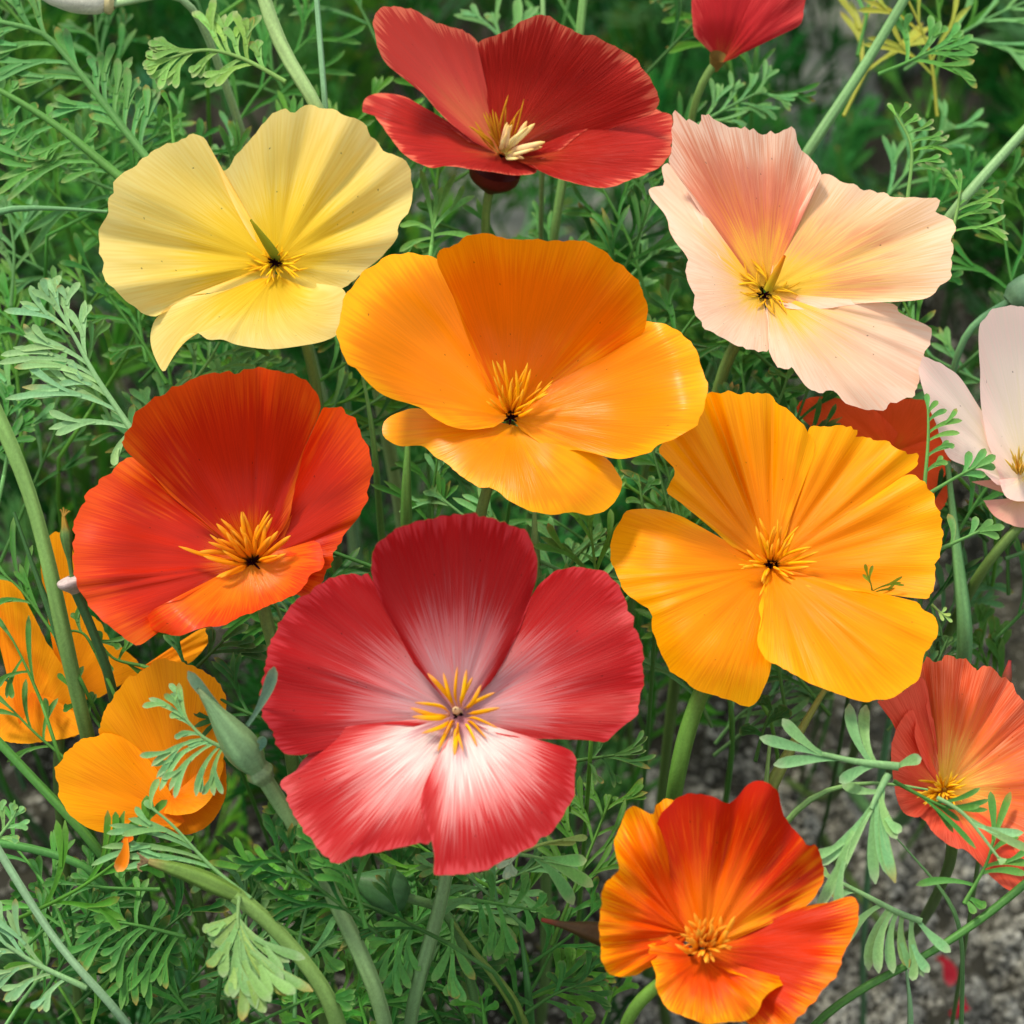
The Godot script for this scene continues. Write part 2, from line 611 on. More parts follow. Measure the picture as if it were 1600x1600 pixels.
# ================================================================ the scene
func _ready() -> void:
	# camera
	rng.seed = 7
	px = 2.0 * FOCUS * tan(deg_to_rad(FOV / 2.0)) / 1600.0
	var pitch := deg_to_rad(PITCH)
	c_fwd = Vector3(0, -sin(pitch), -cos(pitch))
	c_up = Vector3(0, cos(pitch), -sin(pitch))
	c_right = Vector3(1, 0, 0)
	cam_at = Vector3(0, 0.2, 0) - c_fwd * FOCUS
	var cam := Camera3D.new()
	cam.name = "camera"
	var lens := CameraAttributesPhysical.new()
	lens.frustum_focal_length = 12.0 / tan(deg_to_rad(FOV / 2.0))
	lens.frustum_focus_distance = 0.455
	lens.frustum_near = 0.02
	lens.frustum_far = 120.0
	lens.exposure_aperture = 14.5
	cam.attributes = lens
	cam.near = 0.02
	cam.far = 120.0
	cam.fov = FOV
	add_child(cam)
	cam.transform = Transform3D(Basis(c_right, c_up, -c_fwd), cam_at)
	cam.current = true
	# sky, hazy sun, exposure
	var env := Environment.new()
	env.background_mode = Environment.BG_SKY
	var sky_m := ProceduralSkyMaterial.new()
	sky_m.sky_top_color = Color(0.95, 0.96, 0.98)
	sky_m.sky_horizon_color = Color(0.6, 0.61, 0.62)
	sky_m.sky_curve = 0.6
	sky_m.ground_bottom_color = Color(0.12, 0.16, 0.1)
	sky_m.ground_horizon_color = Color(0.3, 0.36, 0.28)
	sky_m.sun_angle_max = 1.0
	var sky := Sky.new()
	sky.sky_material = sky_m
	env.sky = sky
	env.tonemap_mode = Environment.TONE_MAPPER_LINEAR
	env.background_energy_multiplier = 0.62
	env.tonemap_exposure = 2.55
	env.sdfgi_enabled = true
	env.ssao_enabled = true
	env.ssil_enabled = true
	var we := WorldEnvironment.new()
	we.name = "sky"
	we.environment = env
	add_child(we)
	var sun := DirectionalLight3D.new()
	sun.name = "sun"
	sun.light_energy = 0.5
	sun.light_color = Color(1.0, 0.95, 0.86)
	sun.light_angular_distance = 10.0
	sun.shadow_enabled = true
	add_child(sun)
	sun.look_at_from_position(Vector3.ZERO, -Vector3(-0.42, 1.0, -0.22).normalized(), Vector3.FORWARD)

	fine.seed = 3
	fine.frequency = 0.1
	fine.noise_type = FastNoiseLite.TYPE_SIMPLEX
	fine.fractal_type = FastNoiseLite.FRACTAL_NONE
	broad.seed = 11
	broad.frequency = 0.05
	broad.noise_type = FastNoiseLite.TYPE_SIMPLEX
	broad.fractal_octaves = 2
	vein_bump = bump_skin(1024, 128, 1500.0, 22.0)
	mottle = mottled()
	mats.stem = green_mat(0.5, 0.0)
	mats.leaf = green_mat(0.5, 0.55)
	mats.stamen = green_mat(0.6, 0.4)
	mats.stamen.albedo_texture = null
	mats.stamen.heightmap_enabled = false
	mats.stamen.metallic_specular = 0.2
	ground()
	flowers()
	buds_and_pods()
	leaves()
	undergrowth()


func ground() -> void:
	var b := MB.new()
	var n := 220
	for i in n + 1:
		for j in n + 1:
			var ex := (j - n / 2.0) / (n / 2.0)
			var ez := (i - n / 2.0) / (n / 2.0)
			var x := signf(ex) * (absf(ex) * 0.34 + pow(absf(ex), 9.0) * 60.0)
			var z := signf(ez) * (absf(ez) * 0.42 + pow(absf(ez), 9.0) * 60.0) - 0.25
			var near := 1.0 - smoothstep(0.5, 1.2, Vector2(x, z + 0.25).length())
			var y := near * (0.006 * broad.get_noise_2d(x * 900.0, z * 900.0) + 0.003 * fine.get_noise_2d(x * 900.0, z * 900.0)) - 0.002
			var k := 0.5 + 0.5 * broad.get_noise_2d(x * 500.0 + 40.0, z * 500.0)
			b.vert(Vector3(x, y, z), lin(34, 34, 27).lerp(lin(84, 84, 74), k))
	b.grid(0, n + 1, n + 1)
	var m := green_mat(0.95, 0.0)
	var o := part("soil", b, m, self)
	tag(o, "dark crumbly garden soil under the poppy plants", "soil", "", "structure")
	# grit lying on it
	var grain := MB.new()
	var rings := 5
	for i in rings + 1:
		for s in 7:
			var an := TAU * s / 6.0
			var ph := PI * i / rings
			var r := 1.0 + 0.22 * fine.get_noise_2d(cos(an) * 9.0 + 3.0 * i, sin(an) * 9.0)
			grain.vert(Vector3(cos(an) * sin(ph) * r, cos(ph) * 0.75 * r, sin(an) * sin(ph) * r))
	grain.grid(0, rings + 1, 7)
	var mm := MultiMesh.new()
	mm.transform_format = MultiMesh.TRANSFORM_3D
	mm.use_colors = true
	mm.mesh = grain.mesh()
	var count := 190000
	mm.instance_count = count
	for k in count:
		var x := rng.randf_range(-0.16, 0.2)
		var z := rng.randf_range(-0.34, 0.05)
		if (x < 0.02 or z < -0.13) and rng.randf() < 0.72:
			x = rng.randf_range(0.02, 0.2)
			z = rng.randf_range(-0.12, 0.05)
		var y := 0.006 * broad.get_noise_2d(x * 900.0, z * 900.0) + 0.003 * fine.get_noise_2d(x * 900.0, z * 900.0) - 0.002
		var r := 0.00035 + 0.00085 * pow(rng.randf(), 2.2)
		mm.set_instance_transform(k, Transform3D(Basis.from_euler(Vector3(rng.randf() * TAU, rng.randf() * TAU, rng.randf() * TAU)).scaled(Vector3.ONE * r), Vector3(x, y + r * 0.4, z)))
		var g := pow(rng.randf(), 1.2) * (0.55 + 0.45 * smoothstep(-0.3, 0.3, broad.get_noise_2d(x * 1500.0, z * 1500.0)))
		mm.set_instance_color(k, lin(58, 58, 50).lerp(lin(214, 215, 202), g))
	var gm := MultiMeshInstance3D.new()
	gm.name = "gravel"
	gm.multimesh = mm
	gm.material_override = green_mat(0.9, 0.0)
	add_child(gm)
	tag(gm, "grey and brown grit scattered over the soil", "gravel", "", "stuff")


func flowers() -> void:
	var fl: Dictionary
	var stem_c := lin(104, 138, 70)
	# ---- deep red one with a white heart
	var skin := petal_skin([[0.0, rgb(206, 146, 156)], [0.2, rgb(214, 160, 166)], [0.42, rgb(206, 112, 116)], [0.68, rgb(178, 38, 40)], [1.0, rgb(164, 20, 24)]], {"streak": 0.11, "tone": 0.1, "seed": 1, "rim": rgb(206, 70, 78), "rim_k": 0.6})
	var skin_w := petal_skin([[0.0, rgb(196, 126, 138)], [0.12, rgb(212, 150, 160)], [0.3, rgb(246, 228, 224)], [0.56, rgb(226, 142, 140)], [0.82, rgb(186, 42, 44)], [1.0, rgb(170, 22, 26)]], {"streak": 0.12, "tone": 0.1, "seed": 31, "rim": rgb(214, 90, 96), "rim_k": 0.6})
	var mw := petal_mat(skin_w, {"bump": 0.004})
	fl = bloom("open deep red poppy with a white streaked heart", 390, 780, 0.4, [815, 845], -190, petal_mat(skin, {"bump": 0.004}), beneath(700, 1180, -60), 1)
	petal(fl, [690, 700, 620, 590, 560, 490, 510, 390, 478, 290, 482, 220, 510, 165, 580, 115, 660, 85, 740, 68, 820, 55, 900, 62, 970, 80, 1040, 105, 1090, 140, 1112, 190, 1124, 260, 1120, 310, 1095, 390, 1050, 510, 1000, 620, 945, 710], {"g": [0.0, 0.3], "d": -6, "e": 0.02, "prof": [[0, 0], [0.5, 0.05], [1.0, -0.04]]})
	petal(fl, [640, 640, 540, 450, 470, 300, 440, 295, 380, 293, 310, 315, 240, 355, 170, 410, 110, 500, 70, 590, 62, 640, 48, 700, 42, 780, 52, 850, 80, 900, 110, 960, 135, 990, 180, 998, 225, 995, 320, 965, 460, 930, 620, 900], {"g": [0.28, -0.2], "d": 4, "prof": [[0, 0], [0.5, 0.05], [1.0, 0.03]], "pleats": [[0.1, -0.02, 0.06], [-0.25, 0.02, 0.1]]})
	petal(fl, [960, 690, 1030, 560, 1080, 440, 1118, 350, 1160, 310, 1200, 280, 1270, 263, 1330, 265, 1390, 285, 1440, 340, 1475, 420, 1500, 480, 1530, 570, 1536, 680, 1530, 760, 1510, 840, 1460, 890, 1400, 945, 1370, 948, 1300, 940, 1200, 937, 1100, 935, 1000, 930], {"g": [-0.25, -0.2], "d": 4, "prof": [[0, 0], [0.5, 0.05], [1.0, 0.03]], "pleats": [[0.3, 0.015, 0.1]]})
	petal(fl, [640, 888, 540, 880, 430, 880, 350, 900, 280, 950, 220, 1010, 180, 1060, 122, 1105, 150, 1180, 190, 1260, 240, 1330, 290, 1390, 335, 1425, 400, 1403, 480, 1383, 580, 1362, 660, 1347, 712, 1332, 712, 1240, 728, 1140, 760, 1010], {"g": [0.12, -0.75], "d": -2, "mat": mw, "prof": [[0, 0], [0.3, -0.03], [0.6, 0.01], [1.0, 0.22]]})
	petal(fl, [745, 1020, 700, 1080, 672, 1150, 670, 1210, 690, 1270, 713, 1335, 722, 1400, 725, 1470, 800, 1465, 900, 1450, 1000, 1412, 1080, 1372, 1160, 1312, 1220, 1242, 1262, 1170, 1273, 1080, 1268, 1000, 1240, 975, 1180, 955, 1100, 937, 1000, 925, 920, 905], {"g": [-0.1, -0.75], "d": -22, "mat": mw, "prof": [[0, 0], [0.3, -0.03], [0.6, 0.01], [1.0, 0.2]], "e0": -0.08})
	stamens(fl, [695, 680, 757, 678, 812, 655, 848, 665, 872, 695, 905, 725, 960, 755, 978, 815, 970, 895, 925, 935, 888, 965, 835, 985, 800, 1005, 735, 985, 672, 915, 635, 850, 628, 815, 645, 795, 765, 918, 800, 935], {"r": 4.6, "col": lin(244, 178, 20), "tip": lin(240, 160, 90), "base": lin(238, 180, 150), "dark": 0.12, "start": 14.0, "lift": 46.0, "over": 16.0, "more": false})
	eye(fl, 15.0, {"n": 7})
	turned(fl.root, "pistil", [716, 1114, -200], [711, 1108, -236], [[0, 7], [0.35, 4.5], [0.75, 5.5], [1.0, 1.5]], func(t): return lin(214, 190, 150), mats.stamen)
	stem(fl.root, [716, 1118, -180, 712, 1190, -110, 700, 1380, -70, 664, 1500, -40, 636, 1620, 0], 12.0, lin(112, 150, 96))

	# ---- orange one in the middle
	skin = petal_skin([[0.0, rgb(250, 150, 4)], [0.4, rgb(244, 112, 0)], [0.75, rgb(244, 112, 0)], [1.0, rgb(250, 142, 0)]], {"streak": 0.05, "tone": 0.05, "seed": 2, "edge": rgb(252, 160, 0), "edge_k": 0.9, "edge_w": 0.5})
	fl = bloom("large glossy orange poppy at the centre of the group", 500, 340, 0.3875, [770, 805], 0, petal_mat(skin, {"rough": 0.32, "spec": 0.32}), beneath(740, 800, 120), 2)
	var gold := petal_mat(petal_skin([[0.0, rgb(252, 156, 4)], [0.4, rgb(250, 134, 0)], [0.8, rgb(252, 142, 0)], [1.0, rgb(254, 168, 0)]], {"streak": 0.06, "tone": 0.05, "seed": 52, "edge": rgb(254, 166, 0), "edge_k": 0.9, "edge_w": 0.4}), {"rough": 0.32, "spec": 0.32})
	petal(fl, [680, 720, 600, 500, 530, 300, 470, 165, 540, 110, 620, 70, 660, 62, 700, 75, 760, 90, 850, 85, 960, 95, 1040, 95, 1110, 115, 1160, 150, 1210, 190, 1270, 240, 1300, 290, 1322, 350, 1320, 410, 1290, 480, 1150, 600, 980, 700, 850, 770], {"g": [0.0, 0.5], "d": 6, "prof": [[0, 0], [0.5, 0.08], [1.0, 0.0]]})
	petal(fl, [730, 800, 690, 720, 640, 620, 600, 480, 570, 350, 540, 260, 500, 190, 450, 160, 400, 148, 310, 150, 240, 175, 170, 230, 110, 300, 85, 370, 70, 450, 80, 530, 110, 590, 150, 610, 190, 660, 230, 700, 290, 730, 360, 750, 410, 770, 450, 800, 510, 835, 600, 855, 700, 845], {"g": [0.5, -0.3], "d": -6, "mat": gold, "prof": [[0, 0], [0.5, 0.06], [0.85, 0.0], [1.0, 0.04]]})
	petal(fl, [830, 790, 870, 760, 940, 700, 1020, 620, 1090, 550, 1160, 490, 1240, 440, 1320, 420, 1400, 435, 1460, 470, 1510, 530, 1540, 600, 1556, 680, 1550, 760, 1520, 830, 1450, 880, 1370, 915, 1320, 950, 1250, 970, 1180, 970, 1100, 950, 1030, 937, 950, 935, 880, 905, 810, 855], {"g": [-0.42, -0.3], "d": -6, "mat": gold, "prof": [[0, 0], [0.5, 0.07], [0.85, 0.0], [1.0, 0.05]], "pleats": [[0.62, 0.02, 0.07]]})
	petal(fl, [640, 835, 520, 800, 400, 770, 330, 780, 270, 810, 252, 850, 270, 895, 320, 922, 410, 920, 450, 950, 520, 1000, 580, 1050, 640, 1085, 700, 1095, 760, 1140, 840, 1180, 940, 1197, 1020, 1190, 1090, 1203, 1150, 1180, 1200, 1130, 1217, 1080, 1200, 1030, 1160, 975, 1090, 940, 1000, 910, 880, 880], {"g": [0.0, -0.7], "d": 8, "mat": gold, "prof": [[0, 0], [0.4, -0.05], [0.7, 0.02], [1.0, 0.2]], "apex": [775, 835]})
	stamens(fl, [695, 575, 742, 573, 790, 615, 838, 585, 850, 610, 895, 658, 940, 655, 880, 720, 700, 640, 715, 690, 770, 660, 670, 740, 820, 690, 920, 710, 860, 770], {"r": 3.4, "col": lin(255, 168, 14), "tip": lin(255, 190, 50), "gy": 0.1, "dark": 0.08})
	eye(fl, 20.0)
	stem(fl.root, [798, 660, 20, 780, 720, 60, 752, 790, 90, 742, 860, 130], 10.0, stem_c)

	# ---- pale yellow one
	skin = petal_skin([[0.0, rgb(253, 200, 24)], [0.3, rgb(254, 210, 56)], [0.65, rgb(255, 222, 112)], [1.0, rgb(255, 229, 142)]], {"streak": 0.1, "tone": 0.05, "seed": 3})
	fl = bloom("pale yellow pleated poppy with a green pistil", 100, 120, 0.375, [880, 775], 200, petal_mat(skin, {"rough": 0.55, "back": 0.95}), beneath(500, 620, 330), 3)
	petal(fl, [790, 640, 720, 520, 655, 420, 690, 370, 760, 280, 820, 200, 870, 155, 910, 138, 960, 140, 1000, 128, 1060, 132, 1130, 130, 1180, 165, 1250, 210, 1290, 265, 1340, 300, 1390, 325, 1430, 380, 1440, 440, 1452, 500, 1440, 560, 1405, 600, 1390, 660, 1350, 720, 1290, 775, 1230, 830, 1170, 880, 1100, 920, 1020, 942, 955, 930, 915, 870], {"g": [-0.1, 0.0], "d": -4, "prof": [[0, 0], [0.5, 0.05], [1.0, 0.0]], "e1": -0.25, "pleats": [[-0.5, 0.060, 0.05], [-0.36, -0.051, 0.05], [-0.22, 0.051, 0.035], [-0.12, -0.034, 0.04], [0.02, 0.068, 0.05], [0.16, -0.034, 0.05], [0.32, 0.034, 0.05], [-0.7, -0.034, 0.06]], "jag": 0.014})
	petal(fl, [800, 700, 720, 560, 670, 450, 640, 370, 610, 300, 585, 258, 540, 248, 500, 255, 440, 275, 390, 300, 340, 340, 300, 370, 250, 400, 215, 450, 200, 490, 180, 495, 175, 560, 148, 650, 145, 720, 155, 790, 180, 850, 220, 900, 280, 945, 330, 985, 380, 1000, 430, 960, 500, 920, 600, 900, 700, 900, 800, 896, 880, 870], {"g": [0.3, -0.2], "d": -8, "prof": [[0, 0], [0.5, 0.06], [1.0, 0.0]], "pleats": [[0.45, 0.034, 0.05], [-0.2, 0.060, 0.05], [0.0, -0.051, 0.05], [0.14, 0.051, 0.035], [0.26, -0.034, 0.04], [-0.42, -0.034, 0.08], [-0.62, 0.051, 0.1]], "jag": 0.014})
	petal(fl, [520, 915, 430, 968, 385, 1005, 365, 1050, 360, 1100, 375, 1160, 412, 1228, 435, 1200, 450, 1150, 490, 1090, 550, 1065, 600, 1095, 660, 1095, 715, 1115, 800, 1130, 870, 1135, 960, 1125, 1050, 1110, 1100, 1095, 1140, 1070, 1165, 1000, 1168, 890, 1050, 860], {"g": [0.1, -0.7], "d": 6, "apex": [880, 820], "mid": [690, 885, 640, 905, 600, 925, 580, 950, 580, 975, 600, 1000, 630, 1010, 660, 1010, 720, 1000, 800, 990, 880, 990, 960, 980, 1010, 950, 1020, 880], "prof": [[0, 0], [0.4, -0.06], [0.7, 0.0], [1.0, 0.16]], "pleats": [[0.1, 0.034, 0.04], [0.35, -0.025, 0.05], [-0.3, 0.034, 0.06]], "jag": 0.01})
	stamens(fl, ring(fl, 30, 22, 56, {"squash": 0.75}), {"more": false, "r": 2.4, "col": lin(250, 200, 30), "tip": lin(250, 200, 30), "base": lin(90, 60, 10), "dark": 0.1, "lift": 20.0, "bend": 2.0})
	eye(fl, 18.0, {"n": 8})
	turned(fl.root, "pistil", [432, 402, 190], [392, 344, 110], [[0, 8], [0.3, 7.5], [0.8, 4], [1.0, 2]], func(t): return lin(120, 140, 40).lerp(lin(190, 190, 50), t), mats.stamen)
	stem(fl.root, [434, 410, 220, 470, 500, 300, 482, 560, 310, 500, 640, 320], 10.0, stem_c * 0.8)

	# ---- red one at the top
	skin = petal_skin([[0.0, rgb(224, 140, 56)], [0.14, rgb(200, 80, 44)], [0.35, rgb(182, 42, 30)], [0.7, rgb(170, 32, 26)], [1.0, rgb(184, 46, 40)]], {"streak": 0.1, "tone": 0.12, "seed": 4, "rim": rgb(232, 120, 92), "rim_k": 0.8})
	var coral := petal_mat(petal_skin([[0.0, rgb(230, 150, 70)], [0.2, rgb(214, 106, 72)], [0.6, rgb(196, 66, 58)], [1.0, rgb(186, 56, 48)]], {"streak": 0.14, "tone": 0.12, "seed": 41, "rim": rgb(226, 120, 92), "rim_k": 0.8}))
	fl = bloom("rose red poppy with cream stamens at the back", 500, 0, 0.375, [755, 650], 330, petal_mat(skin, {"bump": 0.009}), beneath(760, 380, 450), 4)
	petal(fl, [640, 590, 540, 510, 480, 450, 430, 390, 370, 330, 290, 280, 245, 215, 230, 150, 225, 90, 235, 40, 270, 25, 330, 28, 390, 42, 440, 70, 500, 100, 560, 115, 610, 135, 645, 160, 665, 190, 682, 260, 695, 330, 702, 400, 712, 480, 735, 570], {"g": [0.6, -0.25], "d": -4, "mat": coral, "prof": [[0, 0], [0.5, 0.05], [1.0, 0.0]]})
	petal(fl, [725, 590, 700, 460, 688, 330, 672, 240, 658, 178, 720, 150, 790, 120, 850, 80, 930, 65, 980, 80, 1020, 110, 1100, 145, 1160, 155, 1230, 195, 1300, 230, 1340, 280, 1380, 340, 1402, 390, 1408, 440, 1370, 480, 1250, 520, 1130, 580, 1030, 625, 900, 670], {"g": [-0.1, 0.5], "d": 6, "prof": [[0, 0], [0.5, 0.09], [1.0, 0.02]]})
	petal(fl, [620, 592, 540, 530, 480, 480, 430, 450, 370, 410, 300, 390, 240, 392, 195, 410, 172, 440, 175, 468, 215, 470, 245, 510, 290, 570, 325, 620, 370, 660, 420, 685, 470, 700, 520, 692, 580, 697, 640, 707, 720, 717, 800, 730, 880, 727, 905, 711, 870, 685], {"g": [0.15, -0.9], "d": -8, "apex": [765, 640], "prof": [[0, 0], [0.3, -0.03], [0.8, -0.04], [1.0, 0.06]]})
	petal(fl, [930, 662, 1010, 618, 1080, 560, 1150, 520, 1220, 480, 1300, 455, 1360, 448, 1420, 465, 1472, 487, 1467, 570, 1460, 640, 1420, 690, 1350, 730, 1270, 757, 1200, 782, 1120, 777, 1040, 757, 970, 737, 920, 712, 890, 690], {"g": [-0.15, -0.9], "d": -10, "apex": [790, 655], "prof": [[0, 0], [0.3, -0.03], [0.8, -0.04], [1.0, 0.06]]})
	stamens(fl, [620, 525, 645, 505, 680, 470, 690, 465, 718, 455, 785, 395, 850, 412, 815, 480], {"r": 2.6, "col": lin(196, 130, 30), "tip": lin(210, 150, 40), "base": lin(240, 200, 110), "lift": 30.0, "gy": 0.1})
	stamens(fl, [780, 510, 862, 505, 895, 515, 938, 592, 925, 612, 850, 660, 800, 520], {"r": 6.0, "col": lin(252, 224, 160), "tip": lin(252, 210, 130), "base": lin(250, 226, 130), "lift": 36.0, "gy": 0.1})
	eye(fl, 9.0, {"n": 5})
	turned(fl.root, "receptacle", [775, 262, 350], [765, 300, 380], [[0, 44], [0.4, 42], [0.75, 24], [1.0, 9]], func(t): return lin(92, 22, 14), mats.stem)
	stem(fl.root, [766, 292, 376, 760, 330, 395, 757, 370, 420], 9.0, stem_c)

	# ---- peach and cream one
	skin = petal_skin([[0.0, rgb(250, 200, 50)], [0.22, rgb(248, 196, 70)], [0.42, rgb(246, 190, 112)], [0.75, rgb(247, 196, 148)], [1.0, rgb(249, 210, 178)]], {"streak": 0.1, "tone": 0.05, "seed": 5, "line": rgb(226, 140, 96), "line_k": 0.55, "line_from": 0.25, "line_to": 0.62})
	var skin_p := petal_skin([[0.0, rgb(248, 190, 40)], [0.2, rgb(246, 184, 70)], [0.36, rgb(232, 136, 76)], [0.6, rgb(230, 136, 104)], [0.82, rgb(242, 178, 148)], [1.0, rgb(248, 208, 184)]], {"streak": 0.16, "tone": 0.06, "seed": 45, "line": rgb(204, 92, 70), "line_k": 0.5, "line_from": 0.3, "line_to": 0.7})
	var skin_b := petal_skin([[0.0, rgb(250, 200, 50)], [0.2, rgb(248, 196, 70)], [0.4, rgb(246, 198, 148)], [0.7, rgb(250, 212, 184)], [1.0, rgb(250, 216, 194)]], {"streak": 0.1, "tone": 0.05, "seed": 6, "line": rgb(236, 176, 140), "line_k": 0.4, "line_from": 0.3, "line_to": 0.95})
	var pale := petal_mat(skin_b, {"rough": 0.55, "back": 0.7})
	fl = bloom("peach and cream poppy with orange streaks", 980, 140, 0.3875, [562, 815], 190, petal_mat(skin, {"rough": 0.55, "back": 0.7}), beneath(1115, 640, 300), 5)
	petal(fl, [480, 740, 400, 660, 340, 570, 280, 470, 215, 360, 165, 290, 180, 230, 178, 130, 190, 95, 230, 110, 290, 125, 305, 97, 350, 115, 400, 140, 480, 160, 560, 175, 620, 170, 670, 155, 690, 210, 700, 240, 740, 280, 787, 340, 735, 410, 690, 490, 640, 580, 600, 680], {"g": [0.1, 0.05], "d": -2, "mat": petal_mat(skin_p, {"rough": 0.55, "back": 0.6}), "prof": [[0, 0], [0.5, 0.07], [1.0, 0.03]], "pleats": [[0.75, -0.02, 0.08]], "jag": 0.015})
	petal(fl, [585, 740, 600, 650, 640, 550, 690, 470, 740, 390, 790, 342, 840, 355, 900, 380, 980, 405, 1060, 425, 1140, 440, 1240, 440, 1250, 490, 1280, 515, 1324, 540, 1316, 600, 1312, 680, 1305, 750, 1260, 800, 1240, 825, 1180, 845, 1100, 855, 1000, 858, 900, 865, 800, 880, 690, 885], {"g": [-0.2, -0.25], "d": -10, "prof": [[0, 0], [0.5, 0.05], [1.0, 0.0]], "pleats": [[0.1, 0.025, 0.06], [-0.1, -0.02, 0.1]], "jag": 0.012})
	petal(fl, [640, 880, 720, 888, 850, 875, 960, 860, 1060, 862, 1090, 890, 1150, 920, 1228, 960, 1225, 1010, 1205, 1080, 1175, 1120, 1175, 1180, 1180, 1220, 1130, 1245, 1085, 1260, 1050, 1280, 970, 1292, 930, 1275, 880, 1265, 850, 1230, 820, 1215, 780, 1222, 730, 1200, 690, 1160, 660, 1120, 620, 1130, 590, 1095, 570, 1050, 575, 980, 560, 900], {"g": [0.0, -0.55], "d": -2, "prof": [[0, 0], [0.35, -0.06], [0.65, 0.0], [1.0, 0.12]], "mat": pale, "pleats": [[-0.3, 0.03, 0.03], [-0.2, -0.02, 0.03], [0.0, 0.02, 0.05], [0.3, 0.02, 0.06]], "jag": 0.02})
	petal(fl, [470, 790, 400, 730, 330, 600, 250, 460, 170, 300, 140, 310, 138, 370, 98, 385, 105, 440, 165, 515, 172, 560, 195, 610, 240, 680, 240, 740, 265, 830, 275, 900, 320, 965, 400, 1010, 470, 1040, 540, 1053, 572, 1050, 580, 990, 560, 900], {"g": [0.25, -0.4], "d": -8, "apex": [540, 815], "prof": [[0, 0], [0.5, -0.05], [1.0, 0.08]], "mat": pale, "jag": 0.02})
	stamens(fl, [395, 760, 410, 735, 430, 700, 470, 690, 500, 685, 545, 690, 430, 790, 480, 830, 520, 880, 600, 910, 650, 860, 700, 775, 690, 830, 640, 900], {"r": 2.2, "col": lin(240, 186, 40), "tip": lin(220, 160, 30), "base": lin(50, 26, 20), "lift": 16.0, "bend": 2.5, "dark": 0.12})
	eye(fl, 20.0, {"c": [545, 830], "n": 9})
	turned(fl.root, "pistil", [1200, 452, 180], [1226, 400, 140], [[0, 7], [0.5, 6], [1.0, 2.5]], func(t): return lin(186, 176, 40).lerp(lin(220, 130, 30), t), mats.stamen)
	stem(fl.root, [1192, 462, 210, 1165, 520, 270, 1138, 560, 290, 1112, 640, 310], 11.0, stem_c * 0.75)

	# ---- fiery red one on the left
	skin = petal_skin([[0.0, rgb(240, 140, 8)], [0.12, rgb(230, 108, 6)], [0.3, rgb(194, 34, 8)], [0.7, rgb(200, 38, 8)], [1.0, rgb(220, 72, 8)]], {"streak": 0.08, "tone": 0.06, "seed": 7, "edge": rgb(242, 116, 22), "edge_k": 0.75, "edge_w": 0.6})
	var lip := petal_skin([[0.0, rgb(248, 160, 30)], [0.3, rgb(244, 130, 24)], [0.7, rgb(238, 104, 22)], [1.0, rgb(226, 66, 22)]], {"streak": 0.2, "tone": 0.06, "seed": 8})
	fl = bloom("fiery red cup shaped poppy with orange stamens", 80, 560, 0.3375, [935, 945], -20, petal_mat(skin, {"rough": 0.3, "spec": 0.34}), beneath(440, 1060, 90), 6)
	petal(fl, [840, 850, 760, 800, 660, 720, 560, 630, 480, 550, 420, 490, 380, 460, 345, 420, 332, 375, 365, 320, 380, 260, 440, 210, 520, 160, 600, 125, 700, 80, 800, 62, 860, 65, 900, 50, 1000, 52, 1090, 65, 1150, 90, 1200, 120, 1237, 170, 1250, 220, 1227, 290, 1190, 370, 1162, 460, 1137, 560, 1120, 640, 1102, 740, 1040, 840], {"g": [0.0, 0.4], "d": -2, "prof": [[0, 0], [0.5, 0.09], [1.0, 0.0]], "pleats": [[0.15, 0.022, 0.05]]})
	petal(fl, [780, 820, 660, 720, 560, 640, 470, 540, 400, 470, 360, 455, 320, 480, 280, 520, 220, 570, 160, 630, 145, 680, 115, 740, 105, 800, 105, 860, 98, 930, 110, 990, 120, 1060, 160, 1120, 200, 1180, 260, 1230, 320, 1280, 370, 1315, 405, 1330, 470, 1285, 540, 1200, 700, 1080, 850, 1000], {"g": [0.35, -0.35], "d": 6, "prof": [[0, 0], [0.5, 0.08], [0.8, 0.05], [1.0, 0.08]], "pleats": [[0.12, -0.030, 0.05], [0.22, -0.022, 0.03]]})
	petal(fl, [1080, 830, 1110, 740, 1140, 600, 1165, 480, 1200, 370, 1240, 270, 1262, 225, 1310, 212, 1360, 230, 1400, 280, 1430, 330, 1455, 400, 1465, 450, 1490, 490, 1493, 530, 1475, 590, 1470, 640, 1440, 690, 1420, 740, 1380, 790, 1340, 850, 1310, 900, 1297, 960, 1270, 990, 1250, 1050, 1210, 1100, 1130, 1090, 1050, 1020], {"g": [-0.35, -0.05], "d": 6, "prof": [[0, 0], [0.5, 0.06], [1.0, 0.0]], "jag": 0.016, "pleats": [[0.1, 0.030, 0.04], [0.35, -0.022, 0.04]]})
	petal(fl, [600, 1115, 520, 1138, 465, 1172, 443, 1222, 470, 1255, 530, 1277, 590, 1284, 680, 1252, 730, 1242, 800, 1237, 870, 1202, 940, 1172, 1000, 1147, 1060, 1122, 1130, 1090, 1170, 1060, 1200, 1000, 1252, 977, 1260, 920, 1242, 860, 1212, 842, 1180, 880, 1120, 915], {"g": [0.0, -0.5], "d": -12, "apex": [918, 930], "prof": [[0, 0.02], [0.3, -0.01], [0.6, -0.2], [0.74, -0.25], [0.87, -0.19], [1.0, -0.02]], "mat": petal_mat(lip, {"rough": 0.3, "spec": 0.34}), "jag": 0.015, "wave": 0.03})
	stamens(fl, [590, 870, 705, 915, 728, 850, 735, 815, 765, 765, 785, 742, 875, 780, 880, 710, 1005, 705, 1015, 720, 1100, 830, 1085, 905, 765, 1012, 830, 790, 960, 770, 1050, 800], {"r": 5.0, "col": lin(248, 150, 18), "tip": lin(252, 176, 50), "gy": 0.0, "dark": 0.14, "start": 4.0})
	eye(fl, 22.0)
